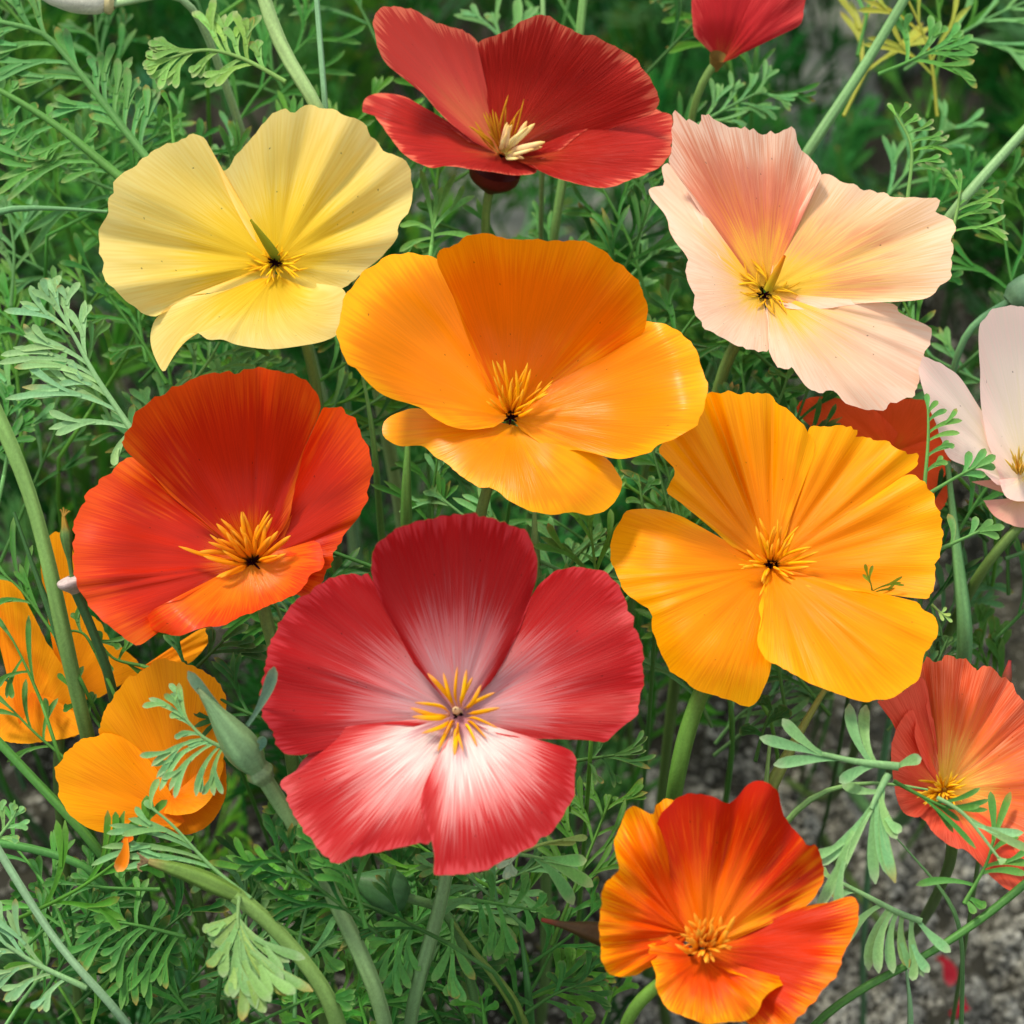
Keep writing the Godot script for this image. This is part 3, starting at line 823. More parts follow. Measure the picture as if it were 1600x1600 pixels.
	stem(fl.root, [397, 880, 10, 405, 940, 50, 425, 1010, 70, 440, 1070, 90], 12.0, stem_c)

	# ---- golden one on the right
	skin = petal_skin([[0.0, rgb(250, 148, 0)], [0.35, rgb(248, 136, 0)], [0.7, rgb(250, 148, 0)], [1.0, rgb(252, 166, 0)]], {"streak": 0.08, "tone": 0.05, "seed": 9, "edge": rgb(255, 184, 10), "edge_k": 0.5})
	fl = bloom("golden amber poppy with deep pleats", 920, 590, 0.3625, [785, 812], -10, petal_mat(skin, {"rough": 0.4}), beneath(1100, 1260, 60, 0.0, -0.1), 7)
	petal(fl, [690, 750, 620, 730, 540, 660, 470, 600, 420, 560, 375, 520, 338, 495, 355, 445, 370, 400, 340, 360, 300, 320, 310, 290, 370, 260, 430, 200, 470, 140, 500, 80, 560, 62, 610, 60, 680, 70, 740, 68, 790, 85, 810, 110, 860, 140, 910, 190, 942, 230, 972, 280, 967, 340, 947, 400, 922, 470, 882, 570, 850, 680], {"g": [0.1, -0.12], "d": -6, "prof": [[0, 0], [0.5, 0.05], [1.0, 0.0]], "pleats": [[-0.78, 0.050, 0.05], [-0.52, -0.036, 0.06], [-0.3, 0.050, 0.04], [-0.12, -0.022, 0.05], [0.05, 0.072, 0.035], [0.13, -0.036, 0.04], [0.26, -0.029, 0.05], [0.46, 0.043, 0.05], [0.72, -0.029, 0.06]], "jag": 0.008})
	petal(fl, [830, 740, 880, 580, 940, 410, 965, 290, 945, 225, 1000, 210, 1080, 205, 1160, 228, 1152, 252, 1200, 255, 1290, 280, 1330, 310, 1370, 325, 1414, 330, 1424, 360, 1402, 392, 1330, 440, 1200, 520, 1050, 630, 900, 750], {"g": [-0.05, -0.2], "d": 2, "pleats": [[-0.55, 0.037, 0.1], [-0.2, -0.031, 0.1], [0.15, 0.037, 0.12], [0.5, -0.031, 0.12]], "jag": 0.009})
	petal(fl, [880, 770, 1000, 680, 1150, 565, 1280, 475, 1375, 418, 1430, 435, 1470, 480, 1500, 550, 1520, 620, 1523, 720, 1495, 810, 1490, 870, 1470, 946, 1430, 952, 1340, 942, 1200, 922, 1050, 912, 900, 880], {"g": [-0.15, -0.35], "d": -4, "pleats": [[-0.6, -0.024, 0.12], [-0.1, 0.024, 0.12]], "jag": 0.007})
	petal(fl, [860, 880, 960, 905, 1050, 912, 1200, 927, 1320, 962, 1410, 965, 1440, 1000, 1490, 1030, 1502, 1100, 1470, 1160, 1445, 1200, 1430, 1280, 1370, 1340, 1300, 1380, 1200, 1398, 1140, 1385, 1060, 1360, 980, 1330, 900, 1290, 830, 1250, 770, 1220, 735, 1170, 727, 1110, 745, 1060, 732, 990, 755, 940], {"g": [-0.1, -0.7], "d": -12, "prof": [[0, 0], [0.4, -0.04], [0.75, 0.0], [1.0, 0.1]], "pleats": [[-0.55, 0.037, 0.05], [-0.4, -0.031, 0.05], [-0.15, -0.037, 0.06], [0.05, 0.024, 0.05], [0.35, 0.031, 0.05]], "e1": -0.08, "jag": 0.007})
	petal(fl, [700, 800, 640, 775, 540, 695, 440, 620, 380, 590, 300, 570, 220, 565, 160, 575, 140, 620, 105, 680, 88, 740, 100, 800, 130, 870, 150, 920, 220, 970, 265, 1010, 270, 1060, 285, 1130, 320, 1200, 350, 1260, 400, 1290, 460, 1340, 540, 1370, 600, 1390, 680, 1420, 722, 1402, 752, 1340, 785, 1250, 795, 1080, 800, 950], {"g": [0.22, -0.5], "d": 2, "prof": [[0, 0], [0.4, -0.02], [0.65, 0.02], [1.0, 0.24]], "pleats": [[-0.25, -0.024, 0.03], [-0.12, -0.022, 0.03], [-0.02, -0.022, 0.025], [0.3, 0.024, 0.1]], "jag": 0.007})
	stamens(fl, [645, 805, 655, 825, 690, 790, 735, 605, 720, 640, 770, 700, 815, 610, 830, 640, 905, 640, 885, 670, 990, 750, 985, 795, 960, 730, 860, 860, 925, 890, 745, 880, 735, 940, 800, 640, 680, 740], {"r": 3.4, "col": lin(255, 168, 14), "tip": lin(255, 190, 50), "gy": -0.1, "dark": 0.1})
	eye(fl, 20.0)
	stem(fl.root, [1205, 900, 20, 1120, 1020, 20, 1082, 1090, 30, 1058, 1190, 60, 1050, 1260, 90], 15.0, lin(92, 140, 58))

	# ---- ruffled orange and red one at the bottom
	skin = petal_skin([[0.0, rgb(244, 138, 6)], [0.3, rgb(238, 108, 4)], [0.65, rgb(206, 48, 4)], [1.0, rgb(190, 32, 6)]], {"streak": 0.13, "tone": 0.06, "seed": 10, "edge": rgb(252, 160, 12), "edge_k": 0.85, "edge_w": 0.55, "line": rgb(250, 150, 20), "line_k": 0.3})
	var skin_r := petal_skin([[0.0, rgb(240, 120, 6)], [0.4, rgb(204, 44, 4)], [0.8, rgb(208, 50, 6)], [1.0, rgb(240, 126, 8)]], {"streak": 0.1, "tone": 0.06, "seed": 11})
	var skin_o := petal_skin([[0.0, rgb(234, 96, 4)], [0.45, rgb(226, 74, 4)], [0.8, rgb(240, 116, 6)], [1.0, rgb(250, 160, 4)]], {"streak": 0.12, "tone": 0.06, "seed": 12})
	var mo := petal_mat(skin_o, {"bump": 0.004})
	fl = bloom("ruffled orange and scarlet poppy low at the front", 900, 1200, 0.3125, [640, 900], -260, petal_mat(skin, {"bump": 0.004}), beneath(1000, 1600, -160), 8)
	petal(fl, [500, 850, 460, 740, 430, 640, 400, 540, 385, 450, 372, 360, 390, 300, 420, 240, 460, 190, 500, 150, 560, 130, 620, 130, 690, 145, 740, 170, 765, 180, 810, 140, 860, 80, 940, 62, 990, 90, 1015, 130, 1030, 200, 1060, 270, 1110, 330, 1160, 385, 1202, 380, 1227, 440, 1237, 560, 1212, 610, 1162, 680, 1060, 740, 900, 810, 770, 870], {"g": [0.0, 0.15], "d": 4, "prof": [[0, 0], [0.5, 0.09], [1.0, 0.02]], "wave": 0.06, "wave_n": 3.0, "pleats": [[0.05, 0.03, 0.1]]})
	petal(fl, [470, 300, 500, 180, 470, 158, 440, 160, 400, 185, 385, 230, 330, 205, 280, 195, 235, 240, 210, 310, 190, 370, 200, 440, 214, 510, 150, 570, 130, 640, 130, 690, 115, 760, 120, 880, 130, 960, 160, 1025, 220, 1042, 300, 1037, 350, 1005, 420, 980, 500, 950], {"g": [0.4, -0.15], "d": 14, "apex": [560, 830], "mat": mo, "wave": 0.1, "wave_n": 4.0, "prof": [[0, 0], [0.4, 0.02], [0.7, -0.06], [1.0, 0.04]]})
	petal(fl, [420, 800, 400, 790, 365, 840, 345, 880, 370, 960, 400, 1030, 400, 1100, 440, 1180, 490, 1225, 540, 1242, 600, 1267, 650, 1280, 720, 1276, 780, 1270, 860, 1260, 910, 1220, 940, 1150, 1000, 1105, 1060, 1075, 1076, 1055, 1000, 1058, 920, 1060, 850, 1045, 760, 1020], {"g": [0.05, -0.6], "d": -4, "mat": mo, "apex": [630, 940], "prof": [[0, 0.04], [0.4, -0.05], [0.7, -0.05], [1.0, 0.06]], "wave": 0.07, "wave_n": 3.5})
	petal(fl, [760, 870, 900, 805, 1000, 750, 1100, 702, 1200, 680, 1280, 670, 1330, 650, 1392, 640, 1414, 680, 1411, 750, 1387, 830, 1350, 900, 1330, 960, 1300, 1040, 1240, 1110, 1170, 1190, 1120, 1240, 1070, 1282, 980, 1290, 880, 1290, 800, 1200, 730, 1080], {"g": [-0.25, -0.4], "d": 8, "mat": petal_mat(skin_r, {"bump": 0.004}), "prof": [[0, 0], [0.5, 0.08], [1.0, 0.02]], "wave": 0.05})
	stamens(fl, [495, 880, 520, 830, 545, 790, 560, 765, 590, 725, 620, 755, 650, 750, 690, 745, 725, 740, 735, 790, 795, 740, 765, 800, 770, 860, 775, 910, 720, 920, 690, 970, 660, 975, 610, 945, 640, 800, 680, 800, 700, 850, 590, 810, 560, 850, 540, 920, 620, 850, 660, 870], {"r": 5.6, "col": lin(246, 140, 20), "tip": lin(252, 180, 60), "base": lin(240, 110, 14), "lift": 50.0, "gy": 0.0, "bend": 2.2})
	eye(fl, 10.0, {"c": [575, 930], "n": 5})
	stem(fl.root, [1090, 1490, -230, 1040, 1530, -190, 1000, 1570, -170, 970, 1610, -150], 11.0, lin(104, 150, 60))

	# ---- small orange one at the left
	skin = petal_skin([[0.0, rgb(240, 120, 4)], [0.5, rgb(250, 146, 4)], [1.0, rgb(254, 164, 8)]], {"streak": 0.14, "tone": 0.06, "seed": 13})
	fl = bloom("small half open orange poppy behind the green bud", 0, 780, 0.3874, [700, 1190], 60, petal_mat(skin), beneath(300, 1330, 120), 9)
	petal(fl, [560, 1010, 470, 960, 398, 950, 405, 900, 440, 820, 490, 750, 560, 700, 600, 665, 660, 645, 740, 655, 800, 680, 850, 710, 905, 780, 914, 830, 905, 900, 908, 1000, 890, 1080, 850, 1160], {"g": [0.0, 0.12], "d": 0, "apex": [740, 1260], "jag": 0.012})
	petal(fl, [700, 1220, 660, 1130, 615, 1070, 560, 1010, 490, 960, 410, 948, 330, 970, 270, 1010, 235, 1070, 223, 1090, 230, 1140, 245, 1210, 280, 1270, 330, 1310, 390, 1340, 450, 1347, 500, 1322, 580, 1337, 660, 1320, 700, 1335], {"g": [0.3, -0.3], "d": -14, "apex": [745, 1300], "jag": 0.012})
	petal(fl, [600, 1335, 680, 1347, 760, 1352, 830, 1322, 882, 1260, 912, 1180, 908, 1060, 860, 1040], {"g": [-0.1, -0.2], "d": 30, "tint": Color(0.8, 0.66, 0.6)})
	petal(fl, [660, 1265, 720, 1275, 800, 1255, 860, 1190, 900, 1080, 890, 1050, 870, 1040], {"g": [-0.1, -0.5], "d": -18, "apex": [690, 1200]})
	stem(fl.root, [265, 1250, 90, 280, 1300, 110, 300, 1360, 130], 9.0, stem_c * 0.8)

	# ---- orange one half hidden in the leaves at the left edge
	fl = bloom("orange poppy half hidden behind stems at the left edge", 0, 780, 0.3874, [250, 820], 190, petal_mat(skin, {"rough": 0.6}), beneath(90, 1220, 240), 10)
	petal(fl, [200, 720, 60, 520, -60, 350, -20, 300, 60, 350, 110, 420, 160, 520, 190, 580, 240, 650, 280, 740, 320, 850, 330, 930, 300, 960], {"g": [0.2, -0.1], "apex": [90, 960], "wave": 0.006})
	petal(fl, [230, 640, 180, 400, 165, 230, 210, 140, 270, 140, 300, 230, 320, 430, 400, 490, 440, 560, 520, 620, 570, 690, 500, 740, 400, 800], {"g": [-0.1, 0.1], "d": 40, "wave": 0.006})
	petal(fl, [-60, 700, -80, 850, -20, 960, 100, 985, 200, 975, 300, 955, 335, 930, 300, 860, 200, 800], {"g": [0.0, -0.3], "apex": [130, 780], "d": -8, "wave": 0.006})
	petal(fl, [640, 660, 700, 630, 750, 560, 830, 520, 845, 570, 790, 640, 710, 690, 650, 700], {"g": [-0.1, -0.2], "d": 60, "apex": [450, 760]})
	stem(fl.root, [100, 1100, 210, 95, 1160, 230, 90, 1230, 240], 10.0, stem_c * 0.7)

	# ---- salmon one at the right edge
	skin = petal_skin([[0.0, rgb(252, 196, 40)], [0.2, rgb(250, 190, 90)], [0.42, rgb(240, 124, 56)], [0.75, rgb(228, 92, 52)], [1.0, rgb(230, 108, 76)]], {"streak": 0.2, "tone": 0.08, "seed": 14, "edge": rgb(250, 190, 140), "edge_k": 0.4, "line": rgb(252, 196, 140), "line_k": 0.15, "line_from": 0.2, "line_to": 0.9})
	var skin_s := petal_skin([[0.0, rgb(250, 180, 60)], [0.25, rgb(240, 110, 60)], [0.6, rgb(226, 74, 50)], [1.0, rgb(232, 96, 70)]], {"streak": 0.2, "tone": 0.08, "seed": 15})
	var ms := petal_mat(skin_s)
	fl = bloom("salmon pink pleated poppy at the right edge", 1160, 980, 0.3877, [810, 660], -30, petal_mat(skin, {"rough": 0.5}), beneath(1500, 1330, 60, 0.0, -0.14), 11)
	petal(fl, [770, 560, 770, 440, 745, 300, 715, 215, 735, 130, 780, 140, 830, 118, 880, 125, 940, 160, 945, 182, 980, 150, 1020, 170, 1060, 210, 1110, 260, 1140, 320, 1170, 380, 1100, 440, 980, 540, 900, 610], {"g": [-0.05, -0.05], "pleats": [[-0.75, -0.056, 0.06], [-0.6, 0.056, 0.05], [-0.4, -0.042, 0.06], [-0.2, 0.070, 0.06], [0.05, -0.056, 0.08], [0.3, 0.070, 0.07], [0.55, -0.042, 0.07], [0.8, 0.042, 0.06]], "jag": 0.014})
	petal(fl, [870, 600, 960, 490, 1060, 405, 1140, 368, 1250, 400, 1300, 600, 1270, 780, 1140, 880, 1050, 930, 980, 850, 900, 740], {"g": [-0.2, -0.35], "d": -4, "pleats": [[-0.5, 0.042, 0.1], [-0.2, -0.042, 0.1], [0.1, 0.042, 0.1], [0.5, -0.042, 0.1]]})
	petal(fl, [740, 600, 650, 470, 580, 340, 550, 300, 640, 265, 720, 205, 748, 260, 742, 330, 772, 380, 775, 500], {"g": [0.3, -0.05], "d": 6, "mat": ms})
	petal(fl, [760, 600, 720, 520, 695, 440, 698, 380, 688, 335, 660, 350, 620, 410, 600, 480, 602, 560, 612, 640, 625, 700, 650, 750, 690, 765, 722, 760, 750, 720], {"g": [0.45, -0.2], "d": -10, "mat": ms, "wave": 0.06})
	petal(fl, [740, 720, 705, 750, 740, 785, 780, 840, 850, 887, 900, 900, 960, 955, 1010, 1012, 1080, 1062, 1140, 1052, 1200, 960, 1100, 840, 960, 740], {"g": [0.0, -0.6], "d": 2, "mat": ms, "wave": 0.05, "prof": [[0, 0], [0.5, -0.03], [1.0, 0.1]]})
	stamens(fl, ring(fl, 40, 12, 46, {"squash": 0.8}), {"more": false, "r": 3.6, "col": lin(252, 190, 24), "tip": lin(252, 200, 60), "base": lin(246, 160, 20), "lift": 40.0, "bend": 2.0})
	stem(fl.root, [1474, 1240, 0, 1480, 1290, 30, 1490, 1340, 50], 10.0, stem_c * 0.8)

	# ---- blush one cut by the right edge
	skin = petal_skin([[0.0, rgb(250, 220, 110)], [0.2, rgb(250, 232, 200)], [0.6, rgb(248, 228, 214)], [1.0, rgb(248, 218, 208)]], {"streak": 0.14, "tone": 0.04, "seed": 16, "edge": rgb(244, 190, 190), "edge_k": 0.4})
	fl = bloom("blush pink poppy cut by the right edge", 1200, 400, 0.40625, [1010, 900], 170, petal_mat(skin, {"rough": 0.6, "back": 0.7}), beneath(1560, 900, 260, 0.02, -0.12), 12)
	petal(fl, [900, 880, 860, 760, 840, 690, 818, 560, 814, 420, 812, 280, 840, 230, 880, 200, 940, 192, 1000, 200, 1100, 230, 1180, 320, 1180, 600, 1120, 800], {"g": [0.1, 0.15], "d": -6})
	petal(fl, [880, 880, 800, 810, 700, 780, 650, 660, 600, 520, 580, 450, 590, 398, 620, 393, 680, 420, 740, 470, 790, 550, 825, 650, 850, 740, 920, 850], {"g": [0.4, -0.1], "d": 6})
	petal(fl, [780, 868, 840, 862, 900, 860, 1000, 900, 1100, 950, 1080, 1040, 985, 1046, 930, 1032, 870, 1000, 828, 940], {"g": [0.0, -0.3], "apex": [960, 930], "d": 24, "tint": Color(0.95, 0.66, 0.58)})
	petal(fl, [890, 860, 910, 920, 950, 942, 1010, 942, 1080, 930, 1100, 860], {"g": [0.0, -0.3], "apex": [985, 850], "d": -20})
	stamens(fl, [910, 780, 930, 740, 950, 760, 965, 730, 985, 745, 1000, 730, 1020, 760, 940, 800, 975, 800], {"c": [970, 850], "r": 3.4, "col": lin(250, 206, 80), "lift": 46.0, "base": lin(250, 206, 80), "gy": 0.1})
	stem(fl.root, [1600, 815, 190, 1560, 850, 220, 1510, 930, 260], 10.0, stem_c * 0.8)

	# ---- blurred scarlet one behind
	fl = bloom("scarlet poppy out of focus behind the golden one", 1200, 400, 0.40625, [470, 760], 300, petal_mat(skin_s_of(17), {"rough": 0.6}), beneath(1400, 850, 330, 0.0, -0.1), 13)
	petal(fl, [300, 760, 160, 650, 110, 590, 160, 545, 260, 545, 330, 560, 420, 600, 500, 680], {"g": [0.2, 0.0]})
	petal(fl, [380, 720, 400, 610, 470, 560, 560, 550, 640, 570, 690, 660, 700, 800, 600, 850], {"g": [-0.1, 0.1], "d": 10})
	petal(fl, [560, 740, 640, 700, 690, 760, 700, 880, 660, 980, 560, 960, 480, 850], {"g": [-0.1, -0.3], "d": -10})
	stem(fl.root, [1390, 720, 320, 1395, 800, 330, 1400, 880, 340], 10.0, stem_c * 0.7)

	# ---- red one cut by the top edge
	fl = bloom("closed red poppy hanging into view at the top edge", 1000, 0, 0.375, [330, 250], 430, petal_mat(skin_red_of(18), {"rough": 0.45}), beneath(1070, 220, 520), 14)
	petal(fl, [225, 150, 215, 40, 222, -80, 260, -160, 400, -200, 560, -160, 660, -60, 640, 40, 540, 120, 430, 205], {"g": [0.0, 0.15], "d": 10, "prof": [[0, 0], [0.4, -0.16], [1.0, -0.12]], "e": 0.16, "apex": [335, 258]})
	petal(fl, [400, 240, 450, 205, 540, 165, 620, 130, 668, 100, 684, 40, 690, -60, 600, -120, 500, -80, 470, 60, 420, 170], {"g": [0.0, 0.1], "d": -14, "prof": [[0, 0], [0.4, -0.12], [1.0, -0.08]], "e": 0.14, "apex": [345, 262]})
	turned(fl.root, "receptacle", [1123, 88, 420], [1116, 108, 440], [[0, 16], [0.5, 12], [1.0, 8]], func(_t): return lin(150, 120, 60), mats.stem)
	stem(fl.root, [1118, 98, 430, 1095, 140, 450, 1075, 200, 480], 8.0, stem_c)


func skin_s_of(k: int) -> ImageTexture:
	return petal_skin([[0.0, rgb(246, 120, 30)], [0.4, rgb(240, 90, 30)], [1.0, rgb(236, 92, 44)]], {"streak": 0.2, "seed": k})


func skin_red_of(k: int) -> ImageTexture:
	return petal_skin([[0.0, rgb(200, 90, 50)], [0.12, rgb(190, 40, 40)], [0.6, rgb(184, 34, 40)], [1.0, rgb(206, 66, 64)]], {"streak": 0.2, "tone": 0.1, "seed": k, "edge": rgb(226, 120, 96), "edge_k": 0.6})


func buds_and_pods() -> void:
	var root: Node3D
	var glauc := lin(112, 150, 116)
	var pale := lin(150, 186, 140)
	# pointed green bud with its stem, left of the white hearted one
	root = thing("flower_bud", "pointed grey green bud on a long stem beside the small orange poppy", "flower bud", beneath(560, 1500, -100))
	turned(root, "bud_cap", [404, 1204, -150], [309, 1076, -215], [[0, 15], [0.12, 23], [0.28, 27], [0.5, 21], [0.75, 10.5], [0.93, 5], [1.0, 2.5]], func(t): return lin(140, 184, 128).lerp(lin(150, 170, 120), smoothstep(0.8, 1.0, t)), mats.stem, 0.05)
	turned(root, "receptacle", [416, 1222, -142], [400, 1198, -152], [[0, 13], [0.5, 21], [1.0, 17]], func(_t): return lin(140, 172, 120), mats.stem, 0.05)
	stem(root, [410, 1212, -146, 446, 1270, -120, 494, 1345, -100, 540, 1440, -90, 574, 1520, -80, 606, 1612, -70], 14.0, lin(120, 156, 100), {"r1": 17.0})
	for l in [[372, 1132, 293, 1049, 9.0], [378, 1134, 428, 1042, 9.0], [404, 1172, 404, 1152, 8.0]]:
		var b := MB.new()
		lobe(b, at(l[0] + (8.0 if l[2] > 420 else 0.0), l[1], -176.0 if l[2] < 420 else -250.0), at(l[2], l[3], -300.0 if l[2] > 420 else -205.0), c_right * px * (6.0 if l[2] > 400 else -6.0), -c_fwd, 3.0 * px, l[4] * px, lin(122, 168, 138), lin(170, 196, 150))
		part("bud_leaf", b, mats.leaf, root)
	# round bud under the white hearted one
	root = thing("flower_bud", "plump ribbed green bud lying sideways under the white hearted poppy", "flower bud", beneath(700, 1440, 10))
	turned(root, "bud_cap", [634, 1404, 0], [536, 1369, -16], [[0, 20], [0.1, 31], [0.3, 36], [0.55, 27], [0.8, 12], [0.93, 6], [1.0, 4]], func(t): return lin(72, 122, 72).lerp(lin(110, 140, 80), smoothstep(0.8, 1.0, t)), mats.stem, 0.03)
	stem(root, [632, 1402, 0, 660, 1414, 6, 690, 1424, 16, 716, 1452, 30], 9.0, lin(92, 134, 76))
	# long seed pod at the lower left
	root = thing("seed_pod", "long tapering green seed pod with a withered brown tip", "seed pod", beneath(470, 1560, -20))
	turned(root, "pod", [372, 1400, -150], [232, 1346, -165], [[0, 11], [0.3, 14], [0.7, 11], [0.92, 7], [1.0, 5]], func(t): return lin(112, 150, 66).lerp(lin(150, 140, 80), smoothstep(0.75, 1.0, t)), mats.stem, 0.06, 5.0)
	var wb := MB.new()
	for k in 6:
		var p0 := at(233, 1346, -165)
		tube(wb, spline([p0, at(224 - k * 2, 1340 + k * 3, -167), at(214 + (k % 3) * 4, 1332 + k * 6, -169)], 6), func(t): return lerpf(2.6, 1.2, t) * px, 5, func(_t): return lin(150, 124, 86))
	part("withered_style", wb, mats.stem, root)
	stem(root, [366, 1398, -150, 412, 1420, -145, 456, 1476, -130, 500, 1540, -115, 532, 1606, -100], 14.0, lin(122, 160, 84))
	# little pod that has dropped its petals, on a pale collar
	root = thing("seed_pod", "tiny green seed pod on a pale pink collar by the fiery red poppy", "seed pod", beneath(165, 1080, 40))
	turned(root, "pod", [113, 905, -20], [99, 806, -40], [[0, 3.5], [0.3, 4], [0.5, 7.5], [0.7, 9.5], [0.82, 6], [0.9, 4.5], [1.0, 3]], func(t): return lin(96, 136, 70).lerp(lin(176, 140, 50), smoothstep(0.72, 0.9, t)), mats.stem, 0.05)
	var hb := MB.new()
	for k in 4:
		tube(hb, spline([at(99, 808, -40), at(97 + k * 3, 800, -42), at(94 + k * 5, 793 + absf(k - 1.0) * 3.0, -44)], 6), func(_t): return 1.5 * px, 5, func(_t): return lin(206, 160, 70))
	part("stigma", hb, mats.stem, root)
	turned(root, "collar", [110, 900, -16], [120, 926, -10], [[0, 4], [0.1, 22], [0.3, 25], [0.5, 22], [0.8, 13], [1.0, 9]], func(t): return lin(226, 206, 206).lerp(lin(170, 160, 130), t), mats.stem, 0.03)
	stem(root, [116, 920, 4, 132, 950, 10, 152, 1000, 40, 168, 1050, 80, 180, 1100, 130], 9.0, lin(72, 112, 66))
	# white bud at the top edge
	root = thing("flower_bud", "whitish closed bud on an arched stem at the top edge", "flower bud", beneath(320, 120, 420))
	turned(root, "bud_cap", [172, 2, 300], [58, -12, 290], [[0, 15], [0.15, 24], [0.5, 26], [0.8, 18], [1.0, 8]], func(_t): return lin(232, 234, 212), mats.stem, 0.02)
	turned(root, "receptacle", [180, 4, 300], [166, 2, 300], [[0, 12], [0.4, 21], [1.0, 20]], func(_t): return lin(214, 204, 150), mats.stem)
	stem(root, [178, 6, 300, 240, -4, 310, 285, 8, 320, 320, 30, 340], 7.5, lin(150, 184, 130))
	# blurred bud at the right edge
	root = thing("flower_bud", "blurred grey green bud at the right edge above the blush poppy", "flower bud", beneath(1492, 640, 360))
	turned(root, "bud_cap", [1576, 472, 330], [1640, 420, 320], [[0, 14], [0.2, 24], [0.6, 20], [1.0, 6]], func(_t): return lin(120, 164, 124), mats.stem)
	stem(root, [1578, 470, 330, 1540, 490, 335, 1504, 520, 340, 1486, 580, 350], 7.0, lin(96, 146, 100))
	# withered brown bud cap beside the ruffled poppy
	root = thing("bud_cap", "withered brown pointed cap beside the ruffled poppy", "bud cap", at(940, 1455, -210))
	turned(root, "husk", [950, 1462, -200], [846, 1437, -215], [[0, 19], [0.3, 14], [0.6, 7], [0.85, 4], [1.0, 3]], func(t): return lin(86, 66, 34).lerp(lin(150, 60, 40), smoothstep(0.7, 1.0, t)), mats.stem, 0.05)
	# red tipped bud at the far right
	root = thing("flower_bud", "small red tipped bud behind the salmon poppy", "flower bud", beneath(1560, 1120, 130))
	turned(root, "bud_cap", [1570, 1076, 110], [1578, 1032, 100], [[0, 8], [0.4, 8], [1.0, 2.5]], func(t): return lin(90, 90, 50).lerp(lin(196, 70, 70), t), mats.stem)
	stem(root, [1570, 1074, 110, 1564, 1110, 116, 1560, 1150, 124], 4.0, lin(80, 110, 60))
	# bare stems that cross the picture
	for s in [
		["thick pale stem leaning down the left edge", [-14, 630, 20, 40, 742, 20, 74, 862, 20, 100, 1000, 50, 136, 1150, 130], 14.0, lin(118, 158, 84)],
		["dark stem in front of the half hidden orange poppy", [22, 800, 60, 42, 864, 60, 90, 986, 80, 126, 1110, 130], 8.0, lin(62, 104, 56)],
		["arched stem reaching in from the left edge below the ferny leaves", [168, 331, 250, 112, 318, 250, 60, 318, 250, -10, 336, 260, -60, 380, 280], 8.5, lin(98, 148, 96)],
		["pale curved stem above the yellow poppy", [410, -10, 250, 416, 50, 250, 440, 108, 250, 492, 172, 255, 520, 230, 270], 13.0, lin(150, 182, 116)],
		["slim straight stem between the yellow and rose red poppies", [494, -10, 280, 500, 70, 280, 508, 170, 285, 514, 240, 300], 5.5, lin(120, 164, 120)],
		["blurred stem rising behind the rose red poppy", [912, -10, 460, 904, 60, 460, 880, 300, 470, 860, 400, 480], 9.0, lin(104, 150, 80)],
		["slim stem left of the blurred one behind the rose red poppy", [848, -10, 460, 850, 40, 460, 846, 300, 470], 5.5, lin(110, 150, 90)],
		["pale stem slanting down beside the peach poppy", [1430, -30, 380, 1384, 40, 380, 1340, 130, 380, 1262, 236, 390, 1210, 330, 400], 10.0, lin(112, 156, 98)],
		["straight pale stem slanting in from the right edge", [1612, 192, 250, 1560, 250, 255, 1515, 300, 260, 1440, 400, 280], 10.0, lin(128, 168, 112)],
		["thick soft green stem beside the golden poppy", [1480, 720, 240, 1490, 800, 240, 1500, 930, 245, 1508, 1050, 255], 14.0, lin(96, 146, 90)],
		["slanting olive stem under the golden poppy", [1300, 1060, 40, 1276, 1090, 44, 1226, 1180, 50, 1170, 1290, 60], 14.0, lin(124, 142, 70)],
		["upright ribbed stub behind the ruffled poppy", [1204, 1150, 20, 1200, 1190, 20, 1192, 1240, 30, 1186, 1320, 40], 9.0, lin(110, 150, 80)],
		["green stem curving over the soil at the lower right", [1612, 1372, -120, 1560, 1420, -120, 1509, 1457, -120, 1408, 1519, -120, 1268, 1600, -116], 7.0, lin(76, 128, 58)],
		["arched stem over the ruffled poppy", [1450, 1234, -120, 1378, 1212, -110, 1316, 1204, -100, 1262, 1216, -90, 1226, 1258, -80, 1200, 1330, -50], 6.0, lin(110, 152, 88)],
		["silvery slim stem slanting across the lower left corner", [-14, 1310, -110, 58, 1428, -110, 120, 1522, -105, 210, 1612, -100], 7.0, lin(128, 166, 124)],
		["olive stem curving away under the white hearted poppy", [708, 1440, 10, 730, 1484, 10, 772, 1530, 14, 816, 1590, 20], 10.0, lin(104, 132, 58)],
		["dark green stem low under the white hearted poppy", [812, 1440, 60, 818, 1500, 60, 828, 1580, 66], 8.0, lin(62, 116, 56)],
		["short green stem under the fiery red poppy", [425, 930, 60, 442, 975, 66, 470, 1060, 80], 8.0, lin(92, 136, 70)],
		["slim curved stem over the gravel at the lower right", [1392, 1300, -70, 1440, 1350, -64, 1484, 1410, -56, 1506, 1470, -40], 4.0, lin(96, 140, 84)],
		["pale upright stem at the bottom right corner", [1414, 1500, -100, 1416, 1550, -96, 1424, 1610, -90], 6.0, lin(118, 160, 112)],
		["grassy stem left of the orange poppy", [560, 560, 240, 580, 640, 240, 590, 760, 250], 7.0, lin(90, 138, 66)],
		["green stem standing between the orange and fiery red poppies", [640, 640, 200, 636, 720, 200, 634, 830, 210], 11.0, lin(84, 132, 58)],
		["pale green stem right under the orange poppy", [836, 780, 150, 830, 830, 150, 838, 900, 160], 11.0, lin(110, 148, 82)],
		["broad blade shaped stem at the lower left", [-30, 1130, 90, 40, 1205, 90, 110, 1280, 94, 190, 1380, 100], 9.0, lin(76, 132, 58)],
		["flat green stem running under the small orange poppy", [-10, 1316, 40, 60, 1322, 44, 130, 1352, 50, 170, 1390, 60], 8.0, lin(76, 136, 66)],
	]:
